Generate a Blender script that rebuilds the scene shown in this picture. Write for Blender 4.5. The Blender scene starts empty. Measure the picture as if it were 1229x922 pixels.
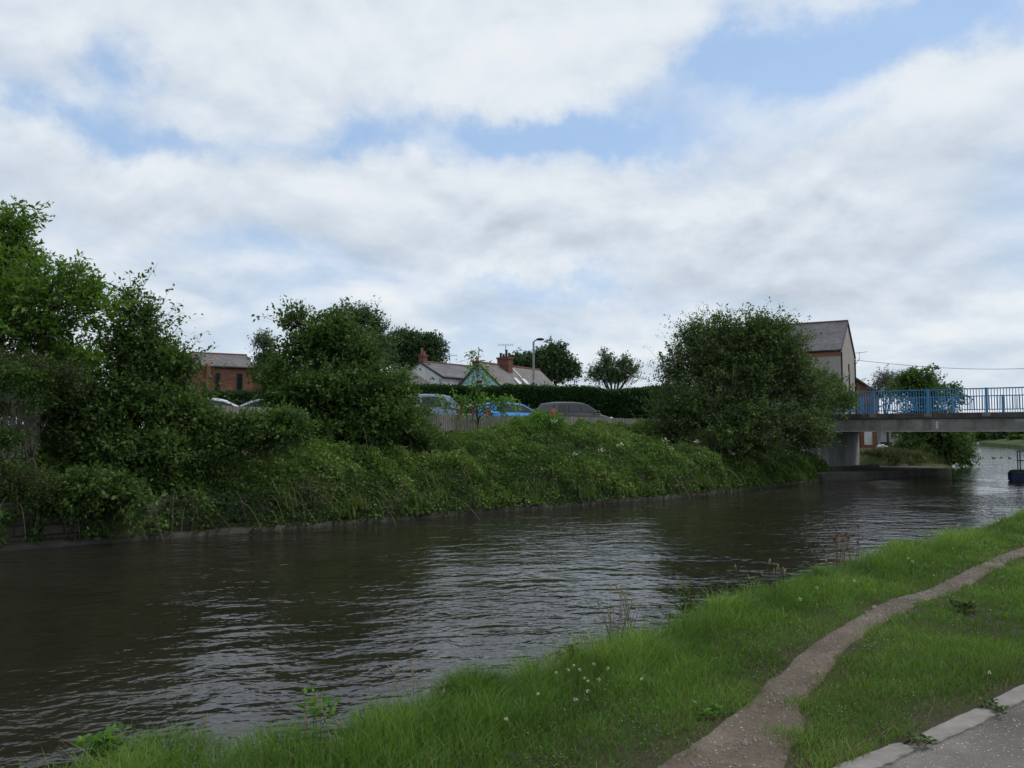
import bpy, math, random
import numpy as np
from mathutils import Vector, noise as mnoise
R = math.radians
rng = np.random.default_rng(7)
random.seed(7)
S = bpy.context.scene
COL = S.collection

# ------------------------------------------------------------ camera / world / sun
F = 994.0; PITCH = math.atan(59/994.0); CAMZ = 2.2
cam = bpy.data.cameras.new("camera"); co = bpy.data.objects.new("camera", cam); COL.objects.link(co)
co.location = (0, 0, CAMZ); co.rotation_euler = (R(90)+PITCH, 0, 0)
cam.sensor_width = 36; cam.lens = 36*F/1229; cam.clip_start = 0.1; cam.clip_end = 4000
S.camera = co
SUN_EL, SUN_AZ = 52, 70          # azimuth clockwise from +Y
SUN_STRENGTH = 1.8
EXPOSURE = 0.14
S.view_settings.view_transform = 'Standard'; S.view_settings.look = 'None'
S.view_settings.gamma = 1; S.view_settings.exposure = EXPOSURE

class NT:
    def __init__(s, tree): s.t = tree; s.t.nodes.clear()
    def n(s, typ, **kw):
        nd = s.t.nodes.new(typ)
        for k, v in kw.items():
            if k.startswith('i_'):
                key = k[2:]; key = int(key) if key.isdigit() else key.replace('_', ' ')
                s.put(nd.inputs[key], v)
            else: setattr(nd, k, v)
        return nd
    def put(s, sock, v):
        if isinstance(v, bpy.types.NodeSocket): s.t.links.new(v, sock)
        else:
            if sock.type == 'RGBA' and len(v) == 3: v = (*v, 1)
            sock.default_value = v
    def m(s, op, a, b=0.0, c=0.0, clamp=False):
        nd = s.t.nodes.new('ShaderNodeMath'); nd.operation = op; nd.use_clamp = clamp
        s.put(nd.inputs[0], a); s.put(nd.inputs[1], b); s.put(nd.inputs[2], c)
        return nd.outputs[0]
    def vm(s, op, a, b=(0, 0, 0), sc=None):
        nd = s.t.nodes.new('ShaderNodeVectorMath'); nd.operation = op
        s.put(nd.inputs[0], a)
        if sc is None: s.put(nd.inputs[1], b)
        else: s.put(nd.inputs['Scale'], sc)
        return nd.outputs[0]
    def noise(s, vec, scale, detail=3, rough=.5, dist=0.0, color=False):
        nd = s.t.nodes.new('ShaderNodeTexNoise')
        if vec is not None: s.put(nd.inputs['Vector'], vec)
        nd.inputs['Scale'].default_value = scale; nd.inputs['Detail'].default_value = detail
        nd.inputs['Roughness'].default_value = rough; nd.inputs['Distortion'].default_value = dist
        return nd.outputs['Color' if color else 'Fac']
    def ramp(s, fac, stops):
        nd = s.t.nodes.new('ShaderNodeValToRGB'); s.put(nd.inputs[0], fac)
        e = nd.color_ramp.elements
        while len(e) < len(stops): e.new(0.5)
        for el, (p, c) in zip(e, stops): el.position = p; el.color = (*c, 1) if len(c) == 3 else c
        return nd.outputs[0]
    def mix(s, f, a, b, mode='MIX'):
        nd = s.t.nodes.new('ShaderNodeMix'); nd.data_type = 'RGBA'; nd.blend_type = mode
        s.put(nd.inputs[0], f); s.put(nd.inputs[6], a); s.put(nd.inputs[7], b)
        return nd.outputs[2]
    def sstep(s, v, lo, hi):
        nd = s.t.nodes.new('ShaderNodeMapRange'); nd.interpolation_type = 'SMOOTHSTEP'
        s.put(nd.inputs[0], v); s.put(nd.inputs[1], lo); s.put(nd.inputs[2], hi)
        return nd.outputs[0]

def build_world():
    w = bpy.data.worlds.new("World"); S.world = w; w.use_nodes = True
    T = NT(w.node_tree)
    sky = T.n('ShaderNodeTexSky'); sky.sky_type = 'NISHITA'; sky.sun_disc = False
    sky.sun_elevation = R(SUN_EL); sky.sun_rotation = R(SUN_AZ); sky.air_density = 1.0; sky.dust_density = 0.6
    sky.ozone_density = 1.5
    tc = T.n('ShaderNodeTexCoord'); d = tc.outputs['Generated']
    sp = T.n('ShaderNodeSeparateXYZ'); T.put(sp.inputs[0], d); x, y, z = sp.outputs
    zz = T.m('ADD', T.m('MAXIMUM', z, 0.0), 0.34)
    cb = T.n('ShaderNodeCombineXYZ'); T.put(cb.inputs[0], T.m('DIVIDE', x, zz)); T.put(cb.inputs[1], T.m('DIVIDE', y, zz))
    p = cb.outputs[0]
    # angular coordinates (degrees) warped by noise, for the big cloud shapes
    az = T.m('MULTIPLY', T.m('ARCTAN2', x, y), 57.2958); el = T.m('MULTIPLY', T.m('ARCSINE', z), 57.2958)
    wn = T.n('ShaderNodeSeparateXYZ'); T.put(wn.inputs[0], T.noise(d, 7.0, 6, .62, color=True))
    az = T.m('ADD', az, T.m('MULTIPLY', T.m('SUBTRACT', wn.outputs[0], .5), 15.0))
    el = T.m('ADD', el, T.m('MULTIPLY', T.m('SUBTRACT', wn.outputs[1], .5), 9.0))
    def blob(px, py, rx, ry):
        a = math.degrees(math.atan((px-614.5)/F)); e = math.degrees(math.atan((520-py)/F))
        ra = math.degrees(rx/F); re = math.degrees(ry/F)
        u = T.m('MULTIPLY', T.m('SUBTRACT', az, a), 1/ra); v = T.m('MULTIPLY', T.m('SUBTRACT', el, e), 1/re)
        q = T.m('ADD', T.m('MULTIPLY', u, u), T.m('MULTIPLY', v, v))
        return T.m('EXPONENT', T.m('MULTIPLY', q, -1.0))
    def total(lst):
        acc = None
        for (a, b, c, e, wt) in lst:
            t = T.m('MULTIPLY', blob(a, b, c, e), wt)
            acc = t if acc is None else T.m('ADD', acc, t)
        return acc
    n1 = T.noise(p, 2.5, 10, .56, .2)
    n1b = T.noise(T.vm('SCALE', p, sc=.955), 2.5, 10, .56, .2)
    n2 = T.noise(p, 1.1, 4, .5)
    gaps = total([(640, 150, 140, 34, .66), (1000, 88, 190, 42, .58), (1190, 40, 90, 50, .40), (780, 180, 90, 25, .3), (410, 182, 80, 20, .34),
                  (130, 112, 45, 40, .40), (105, 190, 70, 24, .42), (230, 195, 60, 16, .3), (650, 345, 110, 14, .34), (300, 300, 160, 26, .22), (1000, 170, 60, 18, .25), (870, 60, 60, 30, .3)])
    solid = total([(560, 50, 300, 62, .35), (1170, 150, 90, 50, .30), (420, 260, 320, 50, .22), (900, 300, 260, 60, .30)])
    cov = T.m('ADD', T.m('ADD', T.m('MULTIPLY', n1, 1.0), T.m('MULTIPLY', n2, .35)), T.m('SUBTRACT', solid, gaps))
    mask = T.sstep(cov, .20, .80)
    hz = T.sstep(z, .02, .22)     # clouds close up toward the horizon
    mask = T.m('MAXIMUM', mask, T.m('SUBTRACT', .93, T.m('MULTIPLY', hz, .9)))
    mask = T.m('MULTIPLY', T.m('ADD', T.m('MULTIPLY', mask, .86), .12), .97)
    relief = T.m('SUBTRACT', n1, n1b)
    greys = total([(900, 300, 230, 24, .16), (1080, 365, 200, 24, .26), (600, 300, 240, 20, .10), (300, 385, 300, 20, .05), (1215, 290, 50, 60, .10)])
    lights = total([(560, 60, 330, 60, .16), (430, 335, 110, 22, .12), (860, 250, 160, 20, .10), (1160, 170, 110, 40, .10), (1150, 420, 90, 18, .10)])
    sh = T.m('ADD', T.m('ADD', .52, T.m('MULTIPLY', relief, 1.7)), T.m('SUBTRACT', lights, greys))
    sh = T.m('ADD', sh, T.m('MULTIPLY', T.m('SUBTRACT', n2, .5), .35))
    ccol = T.ramp(sh, [(0.0, (4.3, 4.8, 5.4)), (.4, (6.0, 6.6, 7.3)), (.66, (7.3, 7.75, 8.2)), (.95, (8.3, 8.4, 8.4))])
    skyc = T.mix(1.0, sky.outputs[0], (1.35, 1.30, 1.22), 'MULTIPLY')
    skyc = T.mix(.6, skyc, (3.2, 5.2, 8.4))
    c = T.mix(mask, skyc, ccol)
    bg = T.n('ShaderNodeBackground', i_Color=c, i_Strength=.1)
    out = T.n('ShaderNodeOutputWorld'); T.t.links.new(bg.outputs[0], out.inputs[0])
build_world()
sl = bpy.data.lights.new("sun", 'SUN'); so = bpy.data.objects.new("sun", sl); COL.objects.link(so)
sl.energy = SUN_STRENGTH; sl.angle = R(14); sl.color = (1, .96, .9)
sd = Vector((math.sin(R(SUN_AZ))*math.cos(R(SUN_EL)), math.cos(R(SUN_AZ))*math.cos(R(SUN_EL)), math.sin(R(SUN_EL))))
so.rotation_euler = sd.to_track_quat('Z', 'Y').to_euler(); so.location = (20, 10, 40)

# ------------------------------------------------------------ helpers
def ray(px, py):
    u = (px-614.5)/F; v = (461-py)/F
    return np.array([u, math.cos(PITCH)-v*math.sin(PITCH), math.sin(PITCH)+v*math.cos(PITCH)])
def at(px, py, Y):
    r = ray(px, py); t = Y/r[1]; return np.array([r[0]*t, Y, CAMZ+r[2]*t])
def onz(px, py, z):
    r = ray(px, py); t = (z-CAMZ)/r[2]; return np.array([r[0]*t, r[1]*t, z])
def tag(o, label=None, cat=None, group=None, kind=None):
    if label: o['label'] = label
    if cat: o['category'] = cat
    if group: o['group'] = group
    if kind: o['kind'] = kind
    return o
def empty(name, loc=(0, 0, 0), rz=0):
    o = bpy.data.objects.new(name, None); COL.objects.link(o); o.location = loc; o.rotation_euler = (0, 0, rz)
    o.empty_display_size = .3; return o
def npmesh(name, V, Q, mat, parent=None, attr=None, smooth=False):
    """V (n,3), Q (m,4) or (m,3) index arrays; vertices are in the parent's own space"""
    me = bpy.data.meshes.new(name); V = np.asarray(V, dtype=np.float32); Q = np.asarray(Q, dtype=np.int32)
    k = Q.shape[1]
    me.vertices.add(len(V)); me.vertices.foreach_set('co', V.ravel())
    me.loops.add(Q.size); me.loops.foreach_set('vertex_index', Q.ravel())
    me.polygons.add(len(Q)); me.polygons.foreach_set('loop_start', np.arange(0, Q.size, k, dtype=np.int32))
    if smooth: me.polygons.foreach_set('use_smooth', np.ones(len(Q), dtype=bool))
    me.update(calc_edges=True)
    if attr is not None:
        a = me.attributes.new('rnd', 'FLOAT', 'FACE'); a.data.foreach_set('value', np.asarray(attr, dtype=np.float32))
    me.materials.append(mat)
    o = bpy.data.objects.new(name, me); COL.objects.link(o)
    if parent is not None: o.parent = parent
    return o
class MB:
    def __init__(s): s.v = []; s.f = []
    def add(s, vs, fs):
        b = len(s.v); s.v += [tuple(map(float, v)) for v in vs]; s.f += [tuple(b+i for i in f) for f in fs]
    def box(s, x0, x1, y0, y1, z0, z1):
        s.add([(x0, y0, z0), (x1, y0, z0), (x1, y1, z0), (x0, y1, z0), (x0, y0, z1), (x1, y0, z1), (x1, y1, z1), (x0, y1, z1)],
              [(0, 3, 2, 1), (4, 5, 6, 7), (0, 1, 5, 4), (1, 2, 6, 5), (2, 3, 7, 6), (3, 0, 4, 7)])
    def prism(s, poly, fn0, fn1):
        """poly: list of 2D points; fn0, fn1 map a 2D point to the two end positions"""
        n = len(poly); s.add([fn0(*p) for p in poly]+[fn1(*p) for p in poly],
              [tuple(range(n))[::-1], tuple(range(n, 2*n))]+[(i, (i+1) % n, n+(i+1) % n, n+i) for i in range(n)])
    def tube(s, pts, rad, sides=6, cap=True):
        pts = [Vector(p) for p in pts]; rings = []; b = len(s.v)
        for i, p in enumerate(pts):
            t = (pts[min(i+1, len(pts)-1)]-pts[max(i-1, 0)]).normalized()
            a = t.cross(Vector((0.13, 0.21, 1))) if abs(t.z) < .95 else t.cross(Vector((1, 0.1, 0)))
            a.normalize(); c = t.cross(a); r = rad[i] if hasattr(rad, '__len__') else rad
            for k in range(sides):
                an = 2*math.pi*k/sides; s.v.append(tuple(p+(a*math.cos(an)+c*math.sin(an))*r))
        for i in range(len(pts)-1):
            for k in range(sides):
                k2 = (k+1) % sides
                s.f.append((b+i*sides+k, b+i*sides+k2, b+(i+1)*sides+k2, b+(i+1)*sides+k))
        if cap:
            s.f.append(tuple(b+k for k in range(sides))[::-1]); e = b+(len(pts)-1)*sides
            s.f.append(tuple(e+k for k in range(sides)))
    def ellipsoid(s, c, r, n=10, m=6):
        b = len(s.v); s.v.append((c[0], c[1], c[2]-r[2]))
        for j in range(1, m):
            ph = -math.pi/2+math.pi*j/m
            for i in range(n):
                th = 2*math.pi*i/n
                s.v.append((c[0]+r[0]*math.cos(ph)*math.cos(th), c[1]+r[1]*math.cos(ph)*math.sin(th), c[2]+r[2]*math.sin(ph)))
        s.v.append((c[0], c[1], c[2]+r[2])); t = len(s.v)-1
        for i in range(n):
            s.f.append((b, b+1+(i+1) % n, b+1+i)); o = b+1+(m-2)*n; s.f.append((o+i, o+(i+1) % n, t))
        for j in range(m-2):
            o = b+1+j*n
            for i in range(n): s.f.append((o+i, o+(i+1) % n, o+n+(i+1) % n, o+n+i))
    def build(s, name, mat, parent=None, smooth=False, bevel=0):
        me = bpy.data.meshes.new(name); me.from_pydata(s.v, [], s.f); me.update()
        if smooth:
            for p in me.polygons: p.use_smooth = True
        me.materials.append(mat); o = bpy.data.objects.new(name, me); COL.objects.link(o)
        if parent is not None: o.parent = parent
        if bevel:
            bm = o.modifiers.new('bevel', 'BEVEL'); bm.width = bevel; bm.segments = 2; bm.limit_method = 'ANGLE'
        return o

# ------------------------------------------------------------ materials
def new_mat(name):
    m = bpy.data.materials.new(name); m.use_nodes = True; return m, NT(m.node_tree)
def finish(T, bsdf, disp=None):
    out = T.n('ShaderNodeOutputMaterial'); T.t.links.new(bsdf, out.inputs['Surface'])
def surf(name, stops, scale=3, detail=5, rough=.8, bump=.0, bscale=None, spec=.3, metal=0, rough2=None, stretch=None, grime=None):
    m, T = new_mat(name); tc = T.n('ShaderNodeTexCoord'); v = tc.outputs['Object']
    if stretch: v = T.vm('MULTIPLY', v, stretch)
    f = T.noise(v, scale, detail, .6)
    c = T.ramp(f, stops)
    if grime:
        g = T.sstep(T.noise(T.vm('MULTIPLY', tc.outputs['Object'], (2.2, 2.2, .5)), grime[0], 7, .68), .46, .72); c = T.mix(g, c, grime[1])
    b = T.n('ShaderNodeBsdfPrincipled', i_Base_Color=c, i_Roughness=rough, i_Metallic=metal)
    b.inputs['Specular IOR Level'].default_value = spec
    if bump:
        bn = T.n('ShaderNodeBump', i_Height=T.noise(v, bscale or scale*4, 5, .6), i_Strength=.6, i_Distance=bump)
        T.put(b.inputs['Normal'], bn.outputs[0])
    finish(T, b.outputs[0]); return m
def leafmat(name, a, b, c, trans=.3, clump=1.1, rough=.58, spec=.22):
    m, T = new_mat(name)
    at_ = T.n('ShaderNodeAttribute'); at_.attribute_name = 'rnd'
    tc = T.n('ShaderNodeTexCoord')
    f = T.m('ADD', T.m('MULTIPLY', at_.outputs['Fac'], .62), T.m('MULTIPLY', T.m('SUBTRACT', T.noise(tc.outputs['Object'], clump, 3), .2), .55))
    col = T.ramp(f, [(.05, a), (.5, b), (.92, c)])
    p = T.n('ShaderNodeBsdfPrincipled', i_Base_Color=col, i_Roughness=rough); p.inputs['Specular IOR Level'].default_value = spec
    tr = T.n('ShaderNodeBsdfTranslucent', i_Color=T.mix(1.0, col, (1.25, 1.35, .6), 'MULTIPLY'))
    ms = T.n('ShaderNodeMixShader', i_Fac=trans); T.t.links.new(p.outputs[0], ms.inputs[1]); T.t.links.new(tr.outputs[0], ms.inputs[2])
    finish(T, ms.outputs[0]); return m
def brickmat(name, c1, c2, mortar, scale=1, bump=.006):
    m, T = new_mat(name); tc = T.n('ShaderNodeTexCoord'); g = T.n('ShaderNodeNewGeometry')
    sp = T.n('ShaderNodeSeparateXYZ'); T.put(sp.inputs[0], tc.outputs['Object'])
    cb = T.n('ShaderNodeCombineXYZ'); T.put(cb.inputs[0], T.m('ADD', sp.outputs[0], sp.outputs[1])); T.put(cb.inputs[1], sp.outputs[2])
    br = T.n('ShaderNodeTexBrick', i_Vector=cb.outputs[0], i_Color1=c1, i_Color2=c2, i_Mortar=mortar)
    br.inputs['Scale'].default_value = 4.4*scale; br.inputs['Mortar Size'].default_value = .02
    br.inputs['Brick Width'].default_value = 1.0; br.inputs['Row Height'].default_value = .34
    c = T.mix(T.m('MULTIPLY', T.noise(tc.outputs['Object'], 1.2, 6, .65), .75), br.outputs[0], T.mix(1.0, br.outputs[0], (.5, .45, .45), 'MULTIPLY'))
    b = T.n('ShaderNodeBsdfPrincipled', i_Base_Color=c, i_Roughness=.9); b.inputs['Specular IOR Level'].default_value = .2
    finish(T, b.outputs[0]); return m
def slatemat(name, a, b_, c_, row=.22):
    m, T = new_mat(name); tc = T.n('ShaderNodeTexCoord')
    br = T.n('ShaderNodeTexBrick', i_Vector=tc.outputs['UV'] if False else tc.outputs['Object'], i_Color1=a, i_Color2=b_, i_Mortar=c_)
    sp = T.n('ShaderNodeSeparateXYZ'); T.put(sp.inputs[0], tc.outputs['Object'])
    cb = T.n('ShaderNodeCombineXYZ'); T.put(cb.inputs[0], sp.outputs[0]); T.put(cb.inputs[1], T.m('MULTIPLY', sp.outputs[2], 1.45))
    T.put(br.inputs['Vector'], cb.outputs[0])
    br.inputs['Scale'].default_value = 1.0; br.inputs['Brick Width'].default_value = .3; br.inputs['Row Height'].default_value = row
    br.inputs['Mortar Size'].default_value = .014; br.inputs['Bias'].default_value = -.1
    n = T.noise(tc.outputs['Object'], .9, 7, .7)
    c = T.mix(T.sstep(n, .42, .68), br.outputs[0], T.mix(1.0, br.outputs[0], (.6, .6, .55), 'MULTIPLY'))
    b = T.n('ShaderNodeBsdfPrincipled', i_Base_Color=c, i_Roughness=.55)
    bn = T.n('ShaderNodeBump', i_Height=br.outputs['Fac'], i_Strength=.6, i_Distance=-.012); T.put(b.inputs['Normal'], bn.outputs[0])
    finish(T, b.outputs[0]); return m
M = {}
M['concrete'] = surf('concrete', [(.3, (.13, .125, .11)), (.55, (.22, .215, .19)), (.75, (.29, .28, .25))], 1.3, 7, .9, .004, 20, grime=(.8, (.09, .085, .07)))
M['concrete_dark'] = surf('concrete_dark', [(.3, (.045, .043, .038)), (.6, (.085, .08, .07)), (.8, (.12, .115, .1))], 2, 7, .9, .004, 20)
M['concrete_pale'] = surf('concrete_pale', [(.3, (.26, .27, .27)), (.6, (.38, .39, .39)), (.8, (.46, .46, .45))], 1.2, 7, .9, .003, 18, grime=(1.1, (.17, .17, .155)))
M['stone'] = surf('kerbstone', [(.3, (.15, .14, .125)), (.6, (.215, .20, .185)), (.8, (.27, .255, .24))], 9, 7, .9, .004, 60)
M['blue_paint'] = surf('blue_paint', [(.3, (.035, .16, .32)), (.6, (.05, .215, .41)), (.8, (.08, .27, .47))], 3, 4, .5, spec=.4)
M['render_tan'] = surf('render_tan', [(.3, (.27, .245, .225)), (.6, (.35, .32, .295)), (.8, (.42, .385, .35))], 1, 7, .95, .003, 40, grime=(.7, (.27, .235, .20)))
M['white_render'] = surf('white_render', [(.3, (.52, .53, .52)), (.6, (.68, .69, .68))], 1, 6, .9, grime=(.9, (.42, .42, .40)))
M['blue_render'] = surf('blue_render', [(.3, (.36, .56, .64)), (.6, (.44, .66, .74))], 1.5, 6, .9)
M['brick'] = brickmat('red_brick', (.22, .085, .06), (.31, .13, .085), (.24, .19, .16))
M['brick_dark'] = brickmat('dark_brick', (.15, .07, .055), (.22, .10, .07), (.16, .13, .11))
M['slate'] = slatemat('slate', (.075, .072, .08), (.125, .118, .125), (.04, .038, .04))
M['slate_brown'] = slatemat('slate_brown', (.10, .088, .084), (.15, .13, .122), (.05, .045, .042))
M['wood'] = surf('weathered_wood', [(.3, (.13, .12, .105)), (.55, (.22, .207, .187)), (.8, (.31, .295, .27))], 6, 6, .9, .003, 30, stretch=(1, 1, .08))
M['bark'] = surf('bark', [(.3, (.035, .028, .02)), (.6, (.075, .062, .045)), (.8, (.12, .10, .08))], 8, 6, .95, .01, 20, stretch=(1, 1, .3))
M['dark'] = surf('dark_trim', [(.3, (.012, .012, .012)), (.8, (.03, .03, .03))], 4, 3, .5)
M['plastic_dark'] = surf('grey_trim', [(.3, (.03, .03, .032)), (.8, (.05, .05, .053))], 4, 3, .6)
M['pot'] = surf('clay_pot', [(.3, (.16, .08, .055)), (.7, (.26, .15, .10))], 5, 4, .9)
M['soil'] = surf('soil', [(.3, (.035, .028, .02)), (.6, (.07, .055, .04)), (.8, (.10, .08, .06))], 3, 7, .95, .02, 20)
M['metal'] = surf('galvanised', [(.3, (.20, .205, .205)), (.7, (.32, .32, .315))], 5, 4, .55, metal=.3)
M['glass'] = surf('window_glass', [(.3, (.012, .015, .018)), (.7, (.025, .03, .035))], 2, 2, .08, spec=.4)
M['white'] = surf('white_paint', [(.3, (.60, .60, .58)), (.7, (.75, .75, .73))], 4, 4, .6)
M['tyre'] = surf('tyre', [(.3, (.015, .015, .015)), (.8, (.03, .03, .03))], 6, 3, .85)
M['red'] = surf('tail_lamp_red', [(.3, (.42, .02, .02)), (.8, (.6, .04, .03))], 6, 2, .25, spec=.5)
M['lamp'] = surf('headlamp', [(.3, (.5, .52, .54)), (.8, (.7, .7, .7))], 6, 2, .15, spec=.6)
def paint(name, c, metal=.4):
    m, T = new_mat(name); tc = T.n('ShaderNodeTexCoord')
    n = T.noise(tc.outputs['Object'], 2.5, 5, .6)
    col = T.mix(T.m('MULTIPLY', n, .25), c, tuple(x*.7+.004 for x in c))
    b = T.n('ShaderNodeBsdfPrincipled', i_Base_Color=col, i_Roughness=.38, i_Metallic=metal); b.inputs['Coat Weight'].default_value = .35
    finish(T, b.outputs[0]); return m
# leaves
M['leaf_laurel'] = leafmat('leaf_laurel', (.04, .085, .017), (.10, .19, .03), (.19, .31, .06), .38, .8)
M['leaf_dark'] = leafmat('leaf_dark', (.032, .062, .018), (.07, .128, .03), (.13, .20, .055), .34, .9)
M['leaf_mid'] = leafmat('leaf_mid', (.026, .055, .015), (.06, .11, .024), (.12, .18, .045), .3, .9)
M['leaf_thorn'] = leafmat('leaf_thorn', (.038, .068, .023), (.08, .13, .04), (.145, .20, .07), .32, .8)
M['leaf_birch'] = leafmat('leaf_birch', (.045, .08, .04), (.085, .13, .065), (.14, .19, .10), .25, .6)
M['leaf_far'] = leafmat('leaf_far', (.032, .065, .028), (.055, .10, .042), (.085, .14, .06), .2, .4)
M['leaf_hedge'] = leafmat('leaf_hedge', (.012, .035, .012), (.028, .07, .02), (.06, .13, .03), .15, .9)
M['leaf_brown'] = leafmat('leaf_brown', (.028, .045, .014), (.05, .075, .02), (.085, .115, .028), .15, .9)
M['leaf_bright'] = leafmat('leaf_bright', (.05, .12, .025), (.10, .21, .04), (.17, .31, .06), .4, 1.3)
M['leaf_bramble'] = leafmat('leaf_bramble', (.032, .07, .016), (.08, .145, .030), (.17, .24, .055), .28, .55)
M['leaf_purple'] = leafmat('leaf_purple', (.09, .09, .10), (.15, .15, .16), (.22, .23, .22), .2, 1)
M['grass'] = leafmat('grass_blades', (.042, .09, .018), (.11, .205, .038), (.235, .335, .085), .38, .9, .55)
M['grass_dry'] = leafmat('dry_grass', (.10, .09, .04), (.17, .155, .07), (.26, .23, .12), .25, .6)
M['reed'] = leafmat('rough_grass', (.04, .05, .018), (.08, .09, .032), (.15, .145, .06), .2, .4)
M['petal'] = leafmat('petals', (.5, .5, .44), (.62, .62, .56), (.72, .72, .66), .2, 1)

def water_mat():
    m, T = new_mat('canal_water'); g = T.n('ShaderNodeNewGeometry'); pos = g.outputs['Position']
    rot = T.n('ShaderNodeVectorRotate', i_Vector=pos); rot.rotation_type = 'Z_AXIS'; rot.inputs['Angle'].default_value = R(-14)
    v = T.vm('MULTIPLY', rot.outputs[0], (.92, 1.3, 1))
    big = T.noise(v, .8, 2, .45, .4); med = T.noise(T.vm('ADD', v, (31, 7, 0)), 2.3, 2, .5, .35); fine = T.noise(T.vm('ADD', v, (3, 17, 0)), 7.0, 2, .55, .3)
    calm = T.sstep(T.noise(pos, .17, 3, .55), .38, .60)
    h = T.m('ADD', T.m('MULTIPLY', big, .05), T.m('MULTIPLY', med, T.m('ADD', .020, T.m('MULTIPLY', calm, .030))))
    h = T.m('ADD', h, T.m('MULTIPLY', fine, T.m('ADD', .006, T.m('MULTIPLY', calm, .011))))
    bn = T.n('ShaderNodeBump', i_Height=h, i_Strength=1.0, i_Distance=1.0)
    c = T.ramp(T.noise(pos, .5, 3), [(.3, (.014, .0125, .009)), (.7, (.022, .020, .014))])
    b = T.n('ShaderNodeBsdfPrincipled', i_Base_Color=c, i_Roughness=.035, i_IOR=1.333, i_Normal=bn.outputs[0])
    b.inputs['Specular IOR Level'].default_value = .5
    finish(T, b.outputs[0]); return m
M['water'] = water_mat()
def ground_mat():
    m, T = new_mat('ground_soil_grass'); g = T.n('ShaderNodeNewGeometry'); p = g.outputs['Position']
    n = T.noise(p, 1.4, 8, .65); n2 = T.noise(p, 18, 5, .7)
    f = T.m('ADD', T.m('MULTIPLY', n, .7), T.m('MULTIPLY', n2, .35))
    c = T.ramp(f, [(.38, (.055, .043, .032)), (.50, (.075, .062, .042)), (.60, (.06, .065, .028)), (.72, (.045, .075, .022))])
    b = T.n('ShaderNodeBsdfPrincipled', i_Base_Color=c, i_Roughness=.95); b.inputs['Specular IOR Level'].default_value = .15
    bn = T.n('ShaderNodeBump', i_Height=T.m('ADD', n2, T.noise(p, 70, 3, .7)), i_Strength=.9, i_Distance=.03); T.put(b.inputs['Normal'], bn.outputs[0])
    finish(T, b.outputs[0]); return m
M['ground'] = ground_mat()
def far_ground_mat():
    m, T = new_mat('far_meadow'); g = T.n('ShaderNodeNewGeometry'); p = g.outputs['Position']
    c = T.ramp(T.noise(p, .5, 8, .7), [(.3, (.03, .045, .016)), (.55, (.055, .078, .024)), (.75, (.10, .105, .04))])
    b = T.n('ShaderNodeBsdfPrincipled', i_Base_Color=c, i_Roughness=.95); b.inputs['Specular IOR Level'].default_value = .1
    finish(T, b.outputs[0]); return m
M['far_ground'] = far_ground_mat()
def path_mat():
    m, T = new_mat('trodden_dirt'); g = T.n('ShaderNodeNewGeometry'); p = g.outputs['Position']
    big = T.noise(p, 1.6, 6, .6); fn = T.noise(p, 40, 4, .7)
    c = T.ramp(T.m('ADD', T.m('MULTIPLY', big, .6), T.m('MULTIPLY', fn, .4)), [(.34, (.060, .044, .033)), (.5, (.105, .082, .062)), (.66, (.17, .14, .112))])
    vo = T.n('ShaderNodeTexVoronoi', i_Vector=p); vo.inputs['Scale'].default_value = 42
    sp = T.n('ShaderNodeSeparateColor'); T.put(sp.inputs[0], vo.outputs['Color'])
    peb = T.m('MULTIPLY', T.m('LESS_THAN', vo.outputs['Distance'], .26), T.m('GREATER_THAN', sp.outputs[0], T.m('SUBTRACT', 1.22, T.m('MULTIPLY', big, .75))))
    c = T.mix(peb, c, T.ramp(sp.outputs[1], [(.0, (.16, .15, .14)), (1, (.42, .40, .37))]))
    b = T.n('ShaderNodeBsdfPrincipled', i_Base_Color=c, i_Roughness=.9); b.inputs['Specular IOR Level'].default_value = .2
    bn = T.n('ShaderNodeBump', i_Height=T.m('ADD', fn, peb), i_Strength=.8, i_Distance=.008); T.put(b.inputs['Normal'], bn.outputs[0])
    finish(T, b.outputs[0]); return m
M['dirt'] = path_mat()
def tarmac_mat():
    m, T = new_mat('worn_tarmac'); g = T.n('ShaderNodeNewGeometry'); p = g.outputs['Position']
    big = T.noise(p, 1.1, 6, .6)
    vo = T.n('ShaderNodeTexVoronoi', i_Vector=p); vo.inputs['Scale'].default_value = 75
    sp = T.n('ShaderNodeSeparateColor'); T.put(sp.inputs[0], vo.outputs['Color'])
    chip = T.m('MULTIPLY', T.m('LESS_THAN', vo.outputs['Distance'], .34), T.m('GREATER_THAN', sp.outputs[0], .62))
    base = T.ramp(big, [(.35, (.075, .064, .056)), (.55, (.12, .107, .097)), (.7, (.20, .187, .172))])
    c = T.mix(chip, base, T.ramp(sp.outputs[1], [(0, (.10, .09, .085)), (.7, (.24, .22, .21)), (1, (.50, .48, .45))]))
    b = T.n('ShaderNodeBsdfPrincipled', i_Base_Color=c, i_Roughness=.85); b.inputs['Specular IOR Level'].default_value = .3
    bn = T.n('ShaderNodeBump', i_Height=T.m('SUBTRACT', 1.0, vo.outputs['Distance']), i_Strength=.8, i_Distance=.006); T.put(b.inputs['Normal'], bn.outputs[0])
    finish(T, b.outputs[0]); return m
M['tarmac'] = tarmac_mat()
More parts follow.
